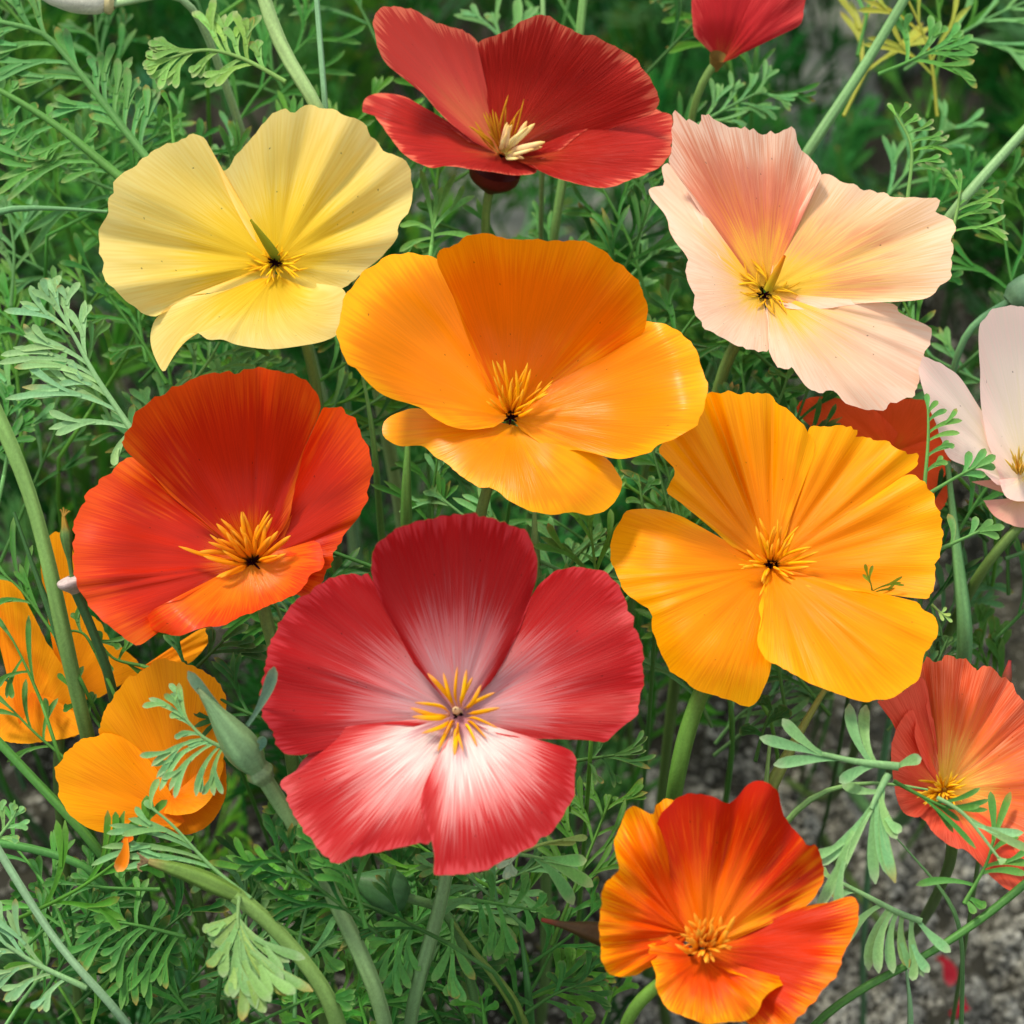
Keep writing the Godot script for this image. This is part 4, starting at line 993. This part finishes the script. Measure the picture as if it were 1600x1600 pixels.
		var p: Array = s[1]
		root = thing("plant_stem", s[0], "stem", beneath(p[-3], p[-2], p[-1], (p[-3] - p[-6]) * px * 0.6, -0.13 if p[-3] > 1050.0 and p[-2] < 1360.0 else -0.03))
		stem(root, p, s[2], s[3], {"thin": 0.35 if p[0] > 0.0 and p[0] < 1600.0 and p[1] > 0.0 and p[1] < 1600.0 else 1.0})
	# bits that have dropped
	root = thing("fallen_petal", "folded scrap of orange petal caught under the small orange poppy", "petal", at(186, 1335, -120))
	var fb := MB.new()
	lobe(fb, at(196, 1310, -120), at(183, 1362, -136), c_right * px * 5.0, (-c_fwd + c_right * 0.5).normalized(), 4 * px, 11 * px, lin(240, 130, 24), lin(250, 190, 110))
	lobe(fb, at(192, 1318, -116), at(206, 1304, -122), Vector3.ZERO, -c_fwd, 4 * px, 7 * px, lin(226, 110, 24), lin(240, 150, 60))
	part("petal_scrap", fb, mats.stamen, root)
	for f in [[1462, 1512, 1482, 1556, "curled scrap of crimson petal on the grit"], [1484, 1604, 1508, 1584, "crimson petal scrap at the bottom edge of the soil"]]:
		var g0 := on_ground(f[0], f[1])
		var g1 := on_ground(f[2], f[3])
		root = thing("fallen_petal", f[4], "petal", g0)
		fb = MB.new()
		lobe(fb, g0 + Vector3(0, 0.004, 0), g1 + Vector3(0, 0.004, 0), Vector3(0.001, 0.002, 0), Vector3(0.3, 1, 0.4).normalized(), 0.001, 0.0019, lin(170, 36, 48), lin(200, 80, 90))
		part("petal_scrap", fb, mats.stamen, root)


# where the sight line through a survey mark meets the soil
func on_ground(x: float, y: float) -> Vector3:
	var dir := (at(x, y, 0.0) - cam_at).normalized()
	return cam_at + dir * (cam_at.y / -dir.y)


func leaves() -> void:
	var silver := lin(132, 176, 150)
	var mid := lin(74, 136, 72)
	var deep := lin(48, 106, 52)
	var fresh := lin(92, 160, 70)
	var grey := lin(112, 160, 122)
	leaf("silvery feathery leaf at the left between the yellow and fiery red poppies", [92, 484, 118, 530, 152, 592, 206, 672], [1.0, 84, 432, 3, 0.92, 59, 440, 2, 0.86, 106, 446, 3, 0.8, 30, 469, 3, 0.6, 132, 467, 2, 0.55, 36, 522, 2, 0.45, 19, 540, 3, 0.4, 37, 564, 1, 0.28, 97, 578, 2, 0.16, 33, 602, 3, 0.12, 60, 588, 2, 0.02, 75, 668, 2, 0.0, 176, 726, 1], {"d": 60, "col": silver, "w": 7.0, "r": 5.0})
	leaf("long fingered green leaf in the top left corner", [0, 34, 62, 50, 100, 84, 150, 146, 236, 256], [0.98, -20, 10, 2, 0.9, -14, 56, 2, 0.85, 20, -20, 2, 0.78, 56, -14, 1, 0.72, -14, 82, 2, 0.6, -8, 112, 3, 0.62, 88, 40, 0, 0.55, 102, 42, 0, 0.5, 20, 130, 2, 0.4, 154, 92, 1, 0.34, 172, 76, 2, 0.3, 78, 162, 2, 0.28, 206, 86, 2, 0.2, 216, 118, 2, 0.16, 140, 172, 2, 0.14, 240, 138, 2, 0.08, 250, 140, 1], {"d": 260, "col": lin(84, 146, 92), "tip": lin(150, 170, 110), "w": 8.0, "r": 7.0, "spread0": 10.0, "spread1": 20.0})
	leaf("pale stalked leaf with short fingers at the left edge above the arched stem", [-10, 136, 42, 166, 104, 208, 200, 288], [0.9, 30, 130, 1, 0.8, 12, 198, 2, 0.76, 60, 164, 0, 0.66, 4, 222, 2, 0.6, 80, 160, 0, 0.56, 22, 234, 2, 0.5, 104, 184, 0, 0.42, 60, 248, 3, 0.36, 154, 204, 1, 0.3, 40, 264, 2, 0.26, 140, 210, 0, 0.2, -6, 278, 4, 0.1, 100, 268, 2], {"d": 255, "col": lin(80, 142, 78), "tip": lin(150, 170, 100), "w": 7.0, "r": 8.0})
	leaf("pair of green spikes beside the yellow poppy's upper left petal", [264, 158, 268, 190, 272, 236], [0.9, 252, 140, 0, 0.6, 291, 178, 0, 0.5, 280, 188, 0], {"d": 270, "col": lin(84, 148, 70), "w": 5.0})
	leaf("curled crinkly young leaf above the yellow poppy", [262, 92, 320, 78, 380, 92, 446, 128], [1.0, 228, 82, 2, 0.95, 224, 106, 2, 0.9, 244, 130, 3, 0.8, 262, 132, 2, 0.82, 240, 58, 3, 0.75, 232, 72, 2, 0.6, 300, 120, 2, 0.55, 328, 6, 4, 0.5, 352, 20, 3, 0.42, 372, 40, 2, 0.35, 396, 24, 3, 0.4, 336, 128, 2, 0.3, 322, 132, 3, 0.2, 402, 60, 2], {"d": 235, "col": lin(120, 166, 96), "tip": lin(196, 210, 150), "w": 7.5, "r": 4.0, "seg": 7})
	leaf("dark green finger leaf left of the yellow poppy", [132, 408, 176, 470, 226, 540, 260, 600], [0.95, 116, 362, 0, 0.9, 92, 408, 0, 0.6, 150, 440, 1, 0.5, 120, 500, 2, 0.3, 170, 560, 3], {"d": 280, "col": lin(52, 118, 52), "w": 6.0})
	# bud leaf and neighbours
	leaf("grey green leaf spread over the small orange poppy", [286, 1118, 318, 1152, 366, 1176], [1.0, 267, 1082, 2, 0.9, 279, 1066, 1, 0.95, 232, 1090, 1, 0.8, 267, 1113, 1, 0.6, 277, 1148, 1, 0.5, 236, 1196, 2, 0.42, 244, 1214, 2, 0.35, 264, 1234, 2, 0.25, 306, 1243, 1, 0.2, 334, 1242, 2, 0.3, 290, 1160, 1], {"d": -150, "col": grey, "w": 5.5, "tip": lin(180, 206, 150)})
	leaf("forked leaf rising in front of the small orange poppy's lower edge", [236, 1262, 271, 1291, 329, 1353, 392, 1404], [1.0, 248, 1216, 0, 0.95, 226, 1250, 0, 0.62, 200, 1278, 2, 0.55, 170, 1288, 1, 0.45, 158, 1322, 1, 0.36, 188, 1338, 2, 0.2, 300, 1386, 1], {"d": -150, "col": grey, "w": 6.0})
	leaf("bright green small lobed leaf above the long seed pod's stem", [472, 1318, 456, 1368, 424, 1432], [1.0, 478, 1310, 2, 0.9, 452, 1326, 2, 0.8, 484, 1350, 2, 0.62, 474, 1386, 3, 0.5, 398, 1344, 3, 0.4, 380, 1352, 3, 0.3, 470, 1412, 3, 0.25, 352, 1336, 2], {"d": -120, "col": lin(96, 168, 74), "w": 6.5, "side": 1.2})
	leaf("pale broad leaf drooping from the seed pod's stem", [372, 1452, 372, 1424, 374, 1402], [1.0, 364, 1556, 2, 0.95, 400, 1572, 3, 0.9, 446, 1552, 3, 0.7, 452, 1500, 2, 0.8, 328, 1508, 2, 0.5, 318, 1452, 2, 0.6, 330, 1478, 2, 0.7, 420, 1530, 3], {"d": -160, "col": lin(120, 158, 112), "w": 10.0, "g": [0.0, -0.9], "spread0": 10.0, "spread1": 22.0, "tip": lin(170, 196, 150)})
	leaf("soft green leaf right of the seed pod's stem", [540, 1482, 492, 1472, 432, 1444], [1.0, 546, 1500, 2, 0.8, 536, 1460, 2, 0.6, 520, 1520, 3, 0.5, 504, 1440, 2, 0.3, 470, 1500, 2], {"d": -40, "col": lin(96, 156, 88), "w": 8.0})
	leaf("silvery leaf fan at the left bottom edge", [10, 1476, 60, 1508, 136, 1544], [1.0, -20, 1440, 2, 0.85, -20, 1490, 3, 0.75, -10, 1410, 2, 0.6, -16, 1536, 3, 0.5, 10, 1420, 2, 0.4, 4, 1562, 3, 0.25, 60, 1580, 2], {"d": -112, "col": silver * 0.92, "w": 6.0, "r": 5.0})
	leaf("small silvery sprig at the left edge near the bottom", [20, 1278, 4, 1300, -20, 1330], [1.0, 40, 1262, 1, 0.9, 22, 1256, 2, 0.7, 42, 1292, 2, 0.6, -4, 1250, 2, 0.4, 30, 1316, 2], {"d": -60, "col": lin(120, 170, 124), "w": 5.0})
	leaf("dense green leaf below the seed pod", [180, 1440, 226, 1448, 290, 1464], [1.0, 146, 1432, 1, 0.95, 116, 1464, 2, 0.85, 176, 1398, 2, 0.8, 120, 1502, 3, 0.7, 232, 1372, 1, 0.6, 172, 1498, 2, 0.55, 172, 1534, 2, 0.5, 262, 1414, 1, 0.4, 188, 1578, 3, 0.25, 224, 1558, 2, 0.1, 250, 1540, 2], {"d": -20, "col": mid, "w": 6.5})
	leaf("flat spreading leaf under the scrap of orange petal", [120, 1382, 180, 1388, 250, 1390], [1.0, 70, 1374, 1, 0.8, 80, 1414, 1, 0.7, 120, 1356, 1, 0.5, 180, 1420, 2, 0.4, 190, 1358, 2], {"d": 0, "col": lin(66, 128, 66), "w": 5.5})
	# under the white hearted one
	leaf("many lobed leaf to the right of the stem under the white hearted poppy", [838, 1422, 778, 1412, 716, 1402], [1.0, 866, 1424, 1, 0.95, 852, 1397, 1, 0.85, 828, 1458, 0, 0.7, 824, 1368, 1, 0.6, 786, 1382, 1, 0.5, 782, 1494, 3, 0.42, 760, 1358, 1, 0.35, 764, 1494, 2, 0.25, 750, 1464, 1], {"d": -30, "col": lin(72, 138, 74), "w": 7.5})
	leaf("hanging three fingered leaf under the white hearted poppy", [707, 1490, 707, 1462, 706, 1436], [1.0, 706, 1558, 3, 0.6, 675, 1533, 0, 0.55, 742, 1530, 0], {"d": -46, "col": lin(84, 148, 88), "w": 8.0})
	leaf("leaf forking to the left under the white hearted poppy", [620, 1468, 644, 1448, 672, 1432], [1.0, 575, 1467, 2, 0.9, 586, 1526, 2, 0.7, 620, 1551, 3, 0.5, 642, 1530, 2, 0.3, 584, 1444, 0], {"d": -36, "col": lin(76, 140, 80), "w": 7.0})
	leaf("three bold rounded fingers beside the white hearted poppy's lowest petal", [850, 1342, 832, 1338, 806, 1334], [1.0, 917, 1343, 0, 0.9, 927, 1384, 0, 0.7, 896, 1413, 0], {"d": -110, "col": lin(98, 158, 104), "w": 10.5, "tip": lin(190, 210, 150)})
	leaf("slim pale finger above the bold rounded ones", [880, 1312, 850, 1318, 812, 1332], [1.0, 918, 1308, 0, 0.5, 900, 1316, 0], {"d": -100, "col": lin(140, 170, 110), "w": 6.0})
	leaf("tiny whitish sprig under the white hearted poppy's lowest petal", [794, 1352, 800, 1344, 812, 1330], [1.0, 792, 1374, 1, 0.8, 806, 1368, 0, 0.6, 774, 1352, 0], {"d": -112, "col": lin(170, 200, 170), "w": 7.0})
	leaf("dark spreading leaf low between the white hearted and ruffled poppies", [900, 1540, 862, 1556, 820, 1584], [1.0, 932, 1492, 2, 0.9, 952, 1532, 2, 0.8, 956, 1572, 2, 0.7, 858, 1520, 1, 0.6, 880, 1500, 1, 0.4, 900, 1590, 2, 0.2, 800, 1560, 2], {"d": 20, "col": deep, "w": 6.0})
	leaf("green spiky leaf at the bottom edge right of the long stem", [752, 1560, 756, 1590, 760, 1630], [1.0, 770, 1548, 0, 0.9, 748, 1562, 0, 0.8, 702, 1568, 0, 0.7, 780, 1572, 1, 0.6, 724, 1576, 1], {"d": -70, "col": lin(66, 136, 58), "w": 6.0})
	leaf("fresh green leaf at the bottom edge beside the bud's stem", [470, 1566, 480, 1590, 500, 1630], [1.0, 440, 1560, 3, 0.9, 478, 1552, 3, 0.8, 520, 1556, 2, 0.6, 548, 1570, 3, 0.5, 436, 1590, 2], {"d": -90, "col": fresh, "w": 7.0, "g": [0.0, -0.2]})
	leaf("fresh curled leaf at the bottom edge left of the long stem", [560, 1556, 566, 1580, 580, 1630], [1.0, 548, 1552, 2, 0.9, 566, 1546, 2, 0.8, 586, 1556, 2, 0.6, 530, 1586, 2], {"d": -60, "col": lin(72, 150, 62), "w": 8.0})
	# right side, over the soil
	leaf("silver leaf with three bold fingers pointing at the golden poppy's stem", [1284, 1178, 1337, 1190, 1404, 1198], [1.0, 1223, 1122, 0, 0.98, 1187, 1151, 0, 0.75, 1209, 1194, 0, 0.35, 1328, 1098, 0, 0.3, 1354, 1100, 0, 0.28, 1312, 1222, 0, 0.02, 1440, 1184, 0], {"d": -170, "col": lin(122, 170, 134), "w": 9.5, "r": 6.5, "tip": lin(180, 206, 160)})
	leaf("silver leaf hanging beside the ruffled poppy", [1361, 1264, 1372, 1240, 1388, 1210], [0.9, 1282, 1352, 2, 0.8, 1276, 1424, 1, 0.7, 1369, 1380, 0, 0.6, 1391, 1368, 0, 0.45, 1402, 1310, 1, 0.3, 1400, 1378, 0, 0.5, 1316, 1222, 0], {"d": -165, "col": lin(124, 172, 138), "w": 9.0, "r": 6.0, "tip": lin(180, 206, 160)})
	leaf("silvery five fingered leaf hanging over the grit", [1296, 1370, 1350, 1398, 1404, 1426, 1440, 1440], [1.0, 1280, 1356, 0, 0.42, 1320, 1476, 0, 0.34, 1358, 1516, 0, 0.3, 1374, 1520, 0, 0.26, 1397, 1520, 0, 0.2, 1421, 1511, 1, 0.1, 1444, 1525, 2, 0.04, 1486, 1487, 0, 0.7, 1300, 1400, 0], {"d": -140, "col": lin(126, 174, 140), "w": 8.5, "r": 5.0, "tip": lin(180, 206, 160)})
	leaf("narrow dark leaf across the salmon poppy's heart", [1478, 1262, 1440, 1244, 1396, 1220], [1.0, 1532, 1258, 0, 0.95, 1546, 1248, 0, 0.8, 1532, 1230, 0, 0.7, 1500, 1282, 0, 0.5, 1526, 1325, 0, 0.6, 1490, 1300, 0, 0.9, 1544, 1264, 0], {"d": -150, "col": lin(66, 122, 58), "w": 4.5})
	leaf("long silvery blade crossing the salmon poppy", [1560, 1340, 1508, 1274, 1464, 1246], [1.0, 1570, 1348, 0, 0.5, 1600, 1300, 0, 0.4, 1620, 1330, 0], {"d": -165, "col": lin(134, 176, 146), "w": 7.0})
	leaf("upright grassy leaf before the salmon poppy at the right edge", [1552, 1312, 1540, 1352, 1506, 1412], [1.0, 1548, 1236, 0, 0.9, 1580, 1236, 0, 0.8, 1600, 1300, 0, 0.6, 1612, 1350, 1, 0.5, 1604, 1366, 0, 0.3, 1432, 1382, 0, 0.1, 1536, 1420, 1, 0.05, 1522, 1428, 0], {"d": -130, "col": lin(84, 142, 76), "w": 6.5})
	leaf("shaded green leaf under the golden poppy beside its stem", [1204, 1110, 1190, 1150, 1180, 1190], [1.0, 1190, 1090, 3, 0.7, 1230, 1110, 3, 0.5, 1160, 1140, 2], {"d": 60, "col": lin(40, 100, 48), "w": 9.0})
	# right, middle height
	leaf("ferny sprig standing before the blurred scarlet poppy", [1450, 640, 1450, 690, 1444, 762], [1.0, 1448, 614, 0, 0.95, 1466, 626, 0, 0.85, 1480, 640, 0, 0.7, 1504, 656, 1, 0.6, 1500, 676, 0, 0.4, 1492, 694, 2, 0.2, 1480, 720, 2], {"d": 60, "col": lin(92, 146, 86), "w": 5.0})
	leaf("green five fingered leaf over the blush poppy's lower petal", [1524, 730, 1490, 748, 1450, 772], [1.0, 1556, 730, 0, 0.95, 1556, 711, 0, 0.85, 1540, 700, 0, 0.75, 1514, 704, 0, 0.7, 1541, 742, 0], {"d": 56, "col": lin(92, 148, 92), "w": 7.0})
	leaf("finger leaf right of the golden poppy", [1530, 830, 1504, 842, 1468, 858], [1.0, 1570, 822, 0, 0.95, 1562, 840, 0, 0.9, 1551, 811, 0, 0.75, 1525, 806, 0, 0.3, 1482, 802, 0], {"d": 40, "col": lin(98, 152, 100), "w": 6.5})
	leaf("tiny sprig poking between the golden poppy's petals", [1356, 900, 1362, 918, 1366, 960], [1.0, 1352, 882, 0, 0.9, 1364, 884, 0, 0.8, 1348, 898, 0, 0.6, 1409, 912, 2, 0.55, 1400, 922, 1], {"d": -20, "g": [0.0, 0.95], "col": lin(128, 160, 60), "w": 3.2, "r": 2.0})
	leaf("tiny pale sprig at the golden poppy's right rim", [1474, 960, 1466, 954, 1456, 944], [1.0, 1488, 972, 0, 0.9, 1486, 960, 0, 0.8, 1478, 948, 0, 0.5, 1474, 970, 0], {"d": -40, "col": lin(150, 180, 120), "w": 3.0, "r": 2.0})
	leaf("fringed light green fern leaf right of the peach poppy", [1400, 180, 1424, 230, 1418, 310], [1.0, 1388, 160, 0, 0.95, 1424, 162, 1, 0.85, 1440, 184, 1, 0.75, 1461, 200, 1, 0.65, 1480, 218, 1, 0.55, 1484, 234, 2, 0.4, 1476, 252, 1], {"d": 200, "col": lin(92, 150, 78), "tip": lin(200, 200, 150), "w": 4.5})
	leaf("low fringed fern leaf at the peach poppy's right rim", [1500, 300, 1496, 326, 1486, 372], [1.0, 1446, 252, 1, 0.95, 1472, 260, 1, 0.9, 1500, 262, 1, 0.7, 1544, 296, 2, 0.6, 1570, 312, 2, 0.4, 1560, 330, 1, 0.15, 1577, 364, 2], {"d": 205, "col": lin(100, 154, 84), "tip": lin(200, 200, 150), "w": 4.5})
	leaf("blurred green leaf near the top right corner", [1460, 76, 1420, 96, 1372, 116], [1.0, 1506, 46, 2, 0.95, 1530, 72, 2, 0.85, 1522, 96, 2, 0.7, 1470, 30, 2, 0.5, 1398, 18, 2, 0.6, 1526, 124, 2], {"d": 360, "col": lin(84, 146, 84), "w": 7.5})
	leaf("star shaped leaf between the yellow and rose red poppies", [676, 352, 676, 366, 674, 384], [1.0, 657, 262, 0, 0.95, 712, 270, 0, 0.8, 742, 304, 1, 0.7, 630, 348, 1, 0.5, 742, 372, 0, 0.4, 624, 392, 1, 0.9, 690, 290, 1], {"d": 320, "col": lin(96, 156, 96), "w": 6.0, "down": true})
	# narrow leaves before the half hidden orange one
	for s in [
		["narrow leaf fan at the left edge beside the thick pale stem", [10, 900, 40, 930, 84, 990], [1.0, -16, 866, 0, 0.9, -16, 900, 0, 0.7, 20, 806, 0, 0.6, 50, 850, 0, 0.5, -10, 940, 1, 0.3, 30, 880, 1]],
		["thin crossing leaf low on the half hidden orange poppy", [20, 1000, 40, 1040, 66, 1100], [1.0, -10, 960, 0, 0.7, 10, 1090, 1, 0.5, -10, 1070, 1, 0.3, 44, 960, 0]],
		["dark toothed leaf between the thick stem and the small orange poppy", [100, 985, 130, 990, 150, 1020], [1.0, 84, 980, 0, 0.8, 90, 1000, 1, 0.6, 122, 950, 2, 0.3, 190, 1010, 2]],
		["dark leaf crossing the stems above the small orange poppy", [160, 1010, 180, 1030, 220, 1040], [1.0, 156, 985, 1, 0.8, 170, 1050, 2, 0.5, 210, 1000, 1, 0.3, 230, 1056, 1]],
		["grassy leaf with long blades at the left edge low down", [20, 1110, 60, 1150, 120, 1200], [1.0, -14, 1080, 0, 0.9, -14, 1110, 0, 0.7, 40, 1060, 0, 0.5, 90, 1090, 1, 0.4, 10, 1190, 1]],
		["dark forked leaf beside the small orange poppy's upper rim", [108, 1072, 130, 1100, 160, 1140], [1.0, 90, 1052, 0, 0.8, 130, 1040, 1, 0.6, 100, 1110, 2, 0.4, 150, 1084, 1]],
	]:
		leaf(s[0], s[1], s[2], {"d": 110, "col": lin(64, 122, 54), "w": 5.0, "r": 3.0, "down": true})
	leaf("dark leaf between the fiery red and white hearted poppies", [350, 1000, 330, 1020, 300, 1050], [1.0, 388, 976, 0, 0.8, 400, 1010, 1, 0.6, 420, 1030, 1, 0.5, 330, 980, 1], {"d": 90, "col": lin(48, 92, 48), "w": 7.0})
	leaf("small fine leaf right of the white hearted poppy", [960, 1180, 930, 1184, 890, 1190], [1.0, 1012, 1150, 1, 0.9, 1010, 1172, 1, 0.8, 1016, 1200, 1, 0.7, 960, 1230, 1, 0.5, 940, 1150, 1, 0.4, 930, 1226, 1], {"d": 20, "col": lin(58, 106, 58), "w": 4.5})
	leaf("fine leaf between the orange and golden poppies' lower rims", [920, 850, 900, 870, 880, 900], [1.0, 950, 830, 1, 0.9, 960, 850, 2, 0.7, 930, 880, 1, 0.5, 880, 850, 1], {"d": 140, "col": lin(70, 122, 66), "w": 3.6, "down": true})
	leaf("green leaf at the golden poppy's upper left rim", [1000, 760, 1004, 790, 1010, 830], [1.0, 990, 740, 1, 0.8, 1030, 750, 2, 0.6, 980, 780, 1, 0.4, 1040, 800, 1], {"d": 110, "col": lin(60, 116, 60), "w": 6.0, "down": true})
	leaf("leaf tuft under the peach poppy", [1230, 590, 1220, 620, 1200, 660], [1.0, 1200, 580, 2, 0.9, 1240, 570, 2, 0.7, 1260, 610, 2, 0.5, 1180, 620, 2], {"d": 240, "col": lin(64, 124, 76), "w": 6.0, "down": true})
	# scattered leaves standing behind and between the flowers
	var spots := 0
	rng.seed = 41
	while spots < 221:
		var x := rng.randf_range(-60.0, 1660.0)
		var y := rng.randf_range(-60.0, 1640.0)
		var low := spots >= 150
		if low:
			x = rng.randf_range(-40.0, 960.0)
			y = rng.randf_range(1360.0, 1720.0)
		if spots < 195 and x > 1120.0 and y > 1020.0 and rng.randf() < 0.86:
			continue
		if not low and y > 1250.0 and rng.randf() < 0.4:
			continue
		if x < 420.0 and y > 860.0 and y < 1440.0:
			continue
		var right := spots >= 195
		if right:
			x = rng.randf_range(1010.0, 1640.0)
			y = rng.randf_range(820.0, 1190.0)
			low = false
		if not right and x > 880.0 and x < 1400.0 and y > 1120.0:
			continue
		var d := (800.0 - y) * 0.6 + rng.randf_range(170.0, 430.0)
		if low:
			d = rng.randf_range(20.0, 200.0)
		if right:
			d = rng.randf_range(210.0, 480.0)
		var an := rng.randf_range(-1.2, 1.2)
		var l := rng.randf_range(150.0, 280.0)
		var base := Vector2(x, y)
		var tip := base + Vector2(sin(an), -cos(an)) * l
		if low and tip.x < 430.0 and tip.y < 1345.0:
			continue
		var mid_p := base.lerp(tip, 0.5) + Vector2(rng.randf_range(-20, 20), rng.randf_range(-14, 14))
		var kind := rng.randi() % 5
		var pairs := rng.randi_range(2, 4)
		var c := pick(kind) * rng.randf_range(0.75, 1.1)
		c.a = 1.0
		var lean: String = "left" if an < -0.35 else "right" if an > 0.35 else "upright"
		var tone: String = ["mid green", "fresh green", "grey green", "deep green", "yellow green"][kind]
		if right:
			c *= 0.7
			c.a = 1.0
		var yellowed := x > 1250.0 and y < 320.0 and rng.randf() < 0.12
		if yellowed:
			c = lin(170, 170, 80)
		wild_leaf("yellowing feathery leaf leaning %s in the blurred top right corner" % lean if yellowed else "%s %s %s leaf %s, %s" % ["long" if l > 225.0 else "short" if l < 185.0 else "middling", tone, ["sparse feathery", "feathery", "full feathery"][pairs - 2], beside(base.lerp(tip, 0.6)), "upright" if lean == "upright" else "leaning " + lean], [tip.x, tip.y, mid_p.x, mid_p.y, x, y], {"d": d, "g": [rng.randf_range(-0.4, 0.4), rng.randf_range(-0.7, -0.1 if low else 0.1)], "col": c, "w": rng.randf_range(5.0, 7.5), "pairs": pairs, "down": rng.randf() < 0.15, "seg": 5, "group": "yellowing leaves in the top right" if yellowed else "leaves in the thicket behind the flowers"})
		spots += 1


func beside(p: Vector2) -> String:
	var best := 1e9
	var words := ""
	for f in [[716, 1114, "the white hearted poppy"], [798, 650, "the large orange poppy"], [434, 401, "the pale yellow poppy"], [779, 190, "the rose red poppy"], [1195, 420, "the peach poppy"], [380, 820, "the fiery red poppy"], [1205, 884, "the golden poppy"], [1110, 1450, "the ruffled poppy"], [220, 1180, "the small orange poppy"], [50, 1000, "the half hidden orange poppy"], [1500, 1200, "the salmon poppy"], [1570, 660, "the blush poppy"], [1390, 700, "the blurred scarlet poppy"], [1160, 40, "the closed red poppy"], [100, 120, "the top left fingered leaves"]]:
		var dist := p.distance_to(Vector2(f[0], f[1]))
		if dist < best:
			best = dist
			var dy: float = p.y - f[1]
			var dx: float = p.x - f[0]
			words = ("behind " if dist < 150.0 else "above " if dy < -absf(dx) else "below " if dy > absf(dx) else "left of " if dx < 0.0 else "right of ") + f[2]
	return words


func undergrowth() -> void:
	# pale stones lying behind the plants
	rng.seed = 91
	for s in [[830, 330, 0.05, "pale grey stone showing under the rose red poppy"], [1040, 470, 0.026, "pale stone between the orange and peach poppies"], [1230, 165, 0.03, "blurred pale stone above the peach poppy"], [1330, 60, 0.03, "blurred grey stone near the top right"]]:
		var g := on_ground(s[0], s[1])
		var b := MB.new()
		for i in 17:
			for j in 25:
				var ph := PI * i / 16.0
				var th := TAU * j / 24.0
				var n := Vector3(cos(th) * sin(ph), cos(ph), sin(th) * sin(ph))
				var r: float = s[2] * (1.0 + 0.25 * broad.get_noise_3d(n.x * 20.0 + s[0], n.y * 20.0, n.z * 20.0))
				b.vert(g + Vector3(n.x, n.y * 0.5, n.z) * r, lin(150, 156, 150))
		b.grid(0, 17, 25)
		var o := part("pale_stone", b, green_mat(0.9, 0.0), self)
		o.name = numbered("pale_stone") if taken.has("pale_stone") else numbered("pale_stone")
		tag(o, s[3], "stone")
	# low fronds that nobody could count
	var protos := []
	for k in 5:
		var b := MB.new()
		var col := pick(k)
		var top := Vector3(0, 0.055, 0.0)
		var path := spline([Vector3.ZERO, Vector3(0.004, 0.03, 0.006), top + Vector3(0, 0, 0.02)], 12)
		tube(b, path, func(_t): return 0.0006, 5, func(_t): return col)
		for q in 5:
			var i := 4 + q
			for s in [-1.0, 1.0]:
				var dir := (path[i + 1] - path[i]).normalized()
				var out := (dir + Vector3(s * rng.randf_range(0.7, 1.1), 0, rng.randf_range(-0.2, 0.4))).normalized()
				leaflet(b, path[i], path[i] + out * lerpf(0.026, 0.012, q / 4.0) * rng.randf_range(0.8, 1.2), dir, Vector3(0, -0.2, 1).normalized(), 3, 0.0008, col, col * 1.2, {"seg": 3})
		leaflet(b, path[9], path[11] + Vector3(0, 0.006, 0.002), Vector3.UP, Vector3(0, -0.2, 1).normalized(), 4, 0.0008, col, col * 1.2, {"seg": 3})
		protos.append(b.mesh())
	for k in 5:
		var places := []
		var tries := 0
		while places.size() < 900 and tries < 14000:
			tries += 1
			var x := rng.randf_range(-0.5, 0.5)
			var z := rng.randf_range(-1.1, 0.06)
			var y := rng.randf_range(0.0, 0.06) + 0.05 * smoothstep(-0.2, -0.5, z) * rng.randf() if z < -0.05 else rng.randf_range(0.0, 0.03)
			# the bare patch of soil at the front right and the thin one at the front left
			var bare := smoothstep(0.0, 0.045, x) * smoothstep(-0.2, -0.13, z) * (1.0 - smoothstep(0.2, 0.3, x) * 0.3)
			bare = maxf(bare, (1.0 - smoothstep(-0.07, -0.02, x)) * smoothstep(-0.14, -0.07, z) * 0.6)
			bare = maxf(bare, smoothstep(-0.12, -0.04, z) * 0.55)
			if rng.randf() < bare * 1.02:
				continue
			if fine.get_noise_2d(x * 130.0, z * 130.0) < -0.45:
				continue
			places.append(Transform3D(Basis.from_euler(Vector3(rng.randf_range(-0.7, 0.5), rng.randf() * TAU, rng.randf_range(-0.6, 0.6))).scaled(Vector3.ONE * rng.randf_range(0.7, 1.25)), Vector3(x, y, z)))
		var mm := MultiMesh.new()
		mm.transform_format = MultiMesh.TRANSFORM_3D
		mm.use_colors = true
		mm.mesh = protos[k]
		mm.instance_count = places.size()
		for i in places.size():
			mm.set_instance_transform(i, places[i])
			var f := rng.randf_range(0.8, 1.9)
			mm.set_instance_color(i, Color(f * rng.randf_range(0.75, 1.15), f, f * rng.randf_range(0.6, 0.95)))
		var o := MultiMeshInstance3D.new()
		o.name = numbered("undergrowth")
		o.multimesh = mm
		o.material_override = mats.leaf
		add_child(o)
		tag(o, "thick low poppy foliage covering the bed behind the flowers", "undergrowth", "undergrowth of the bed", "stuff")
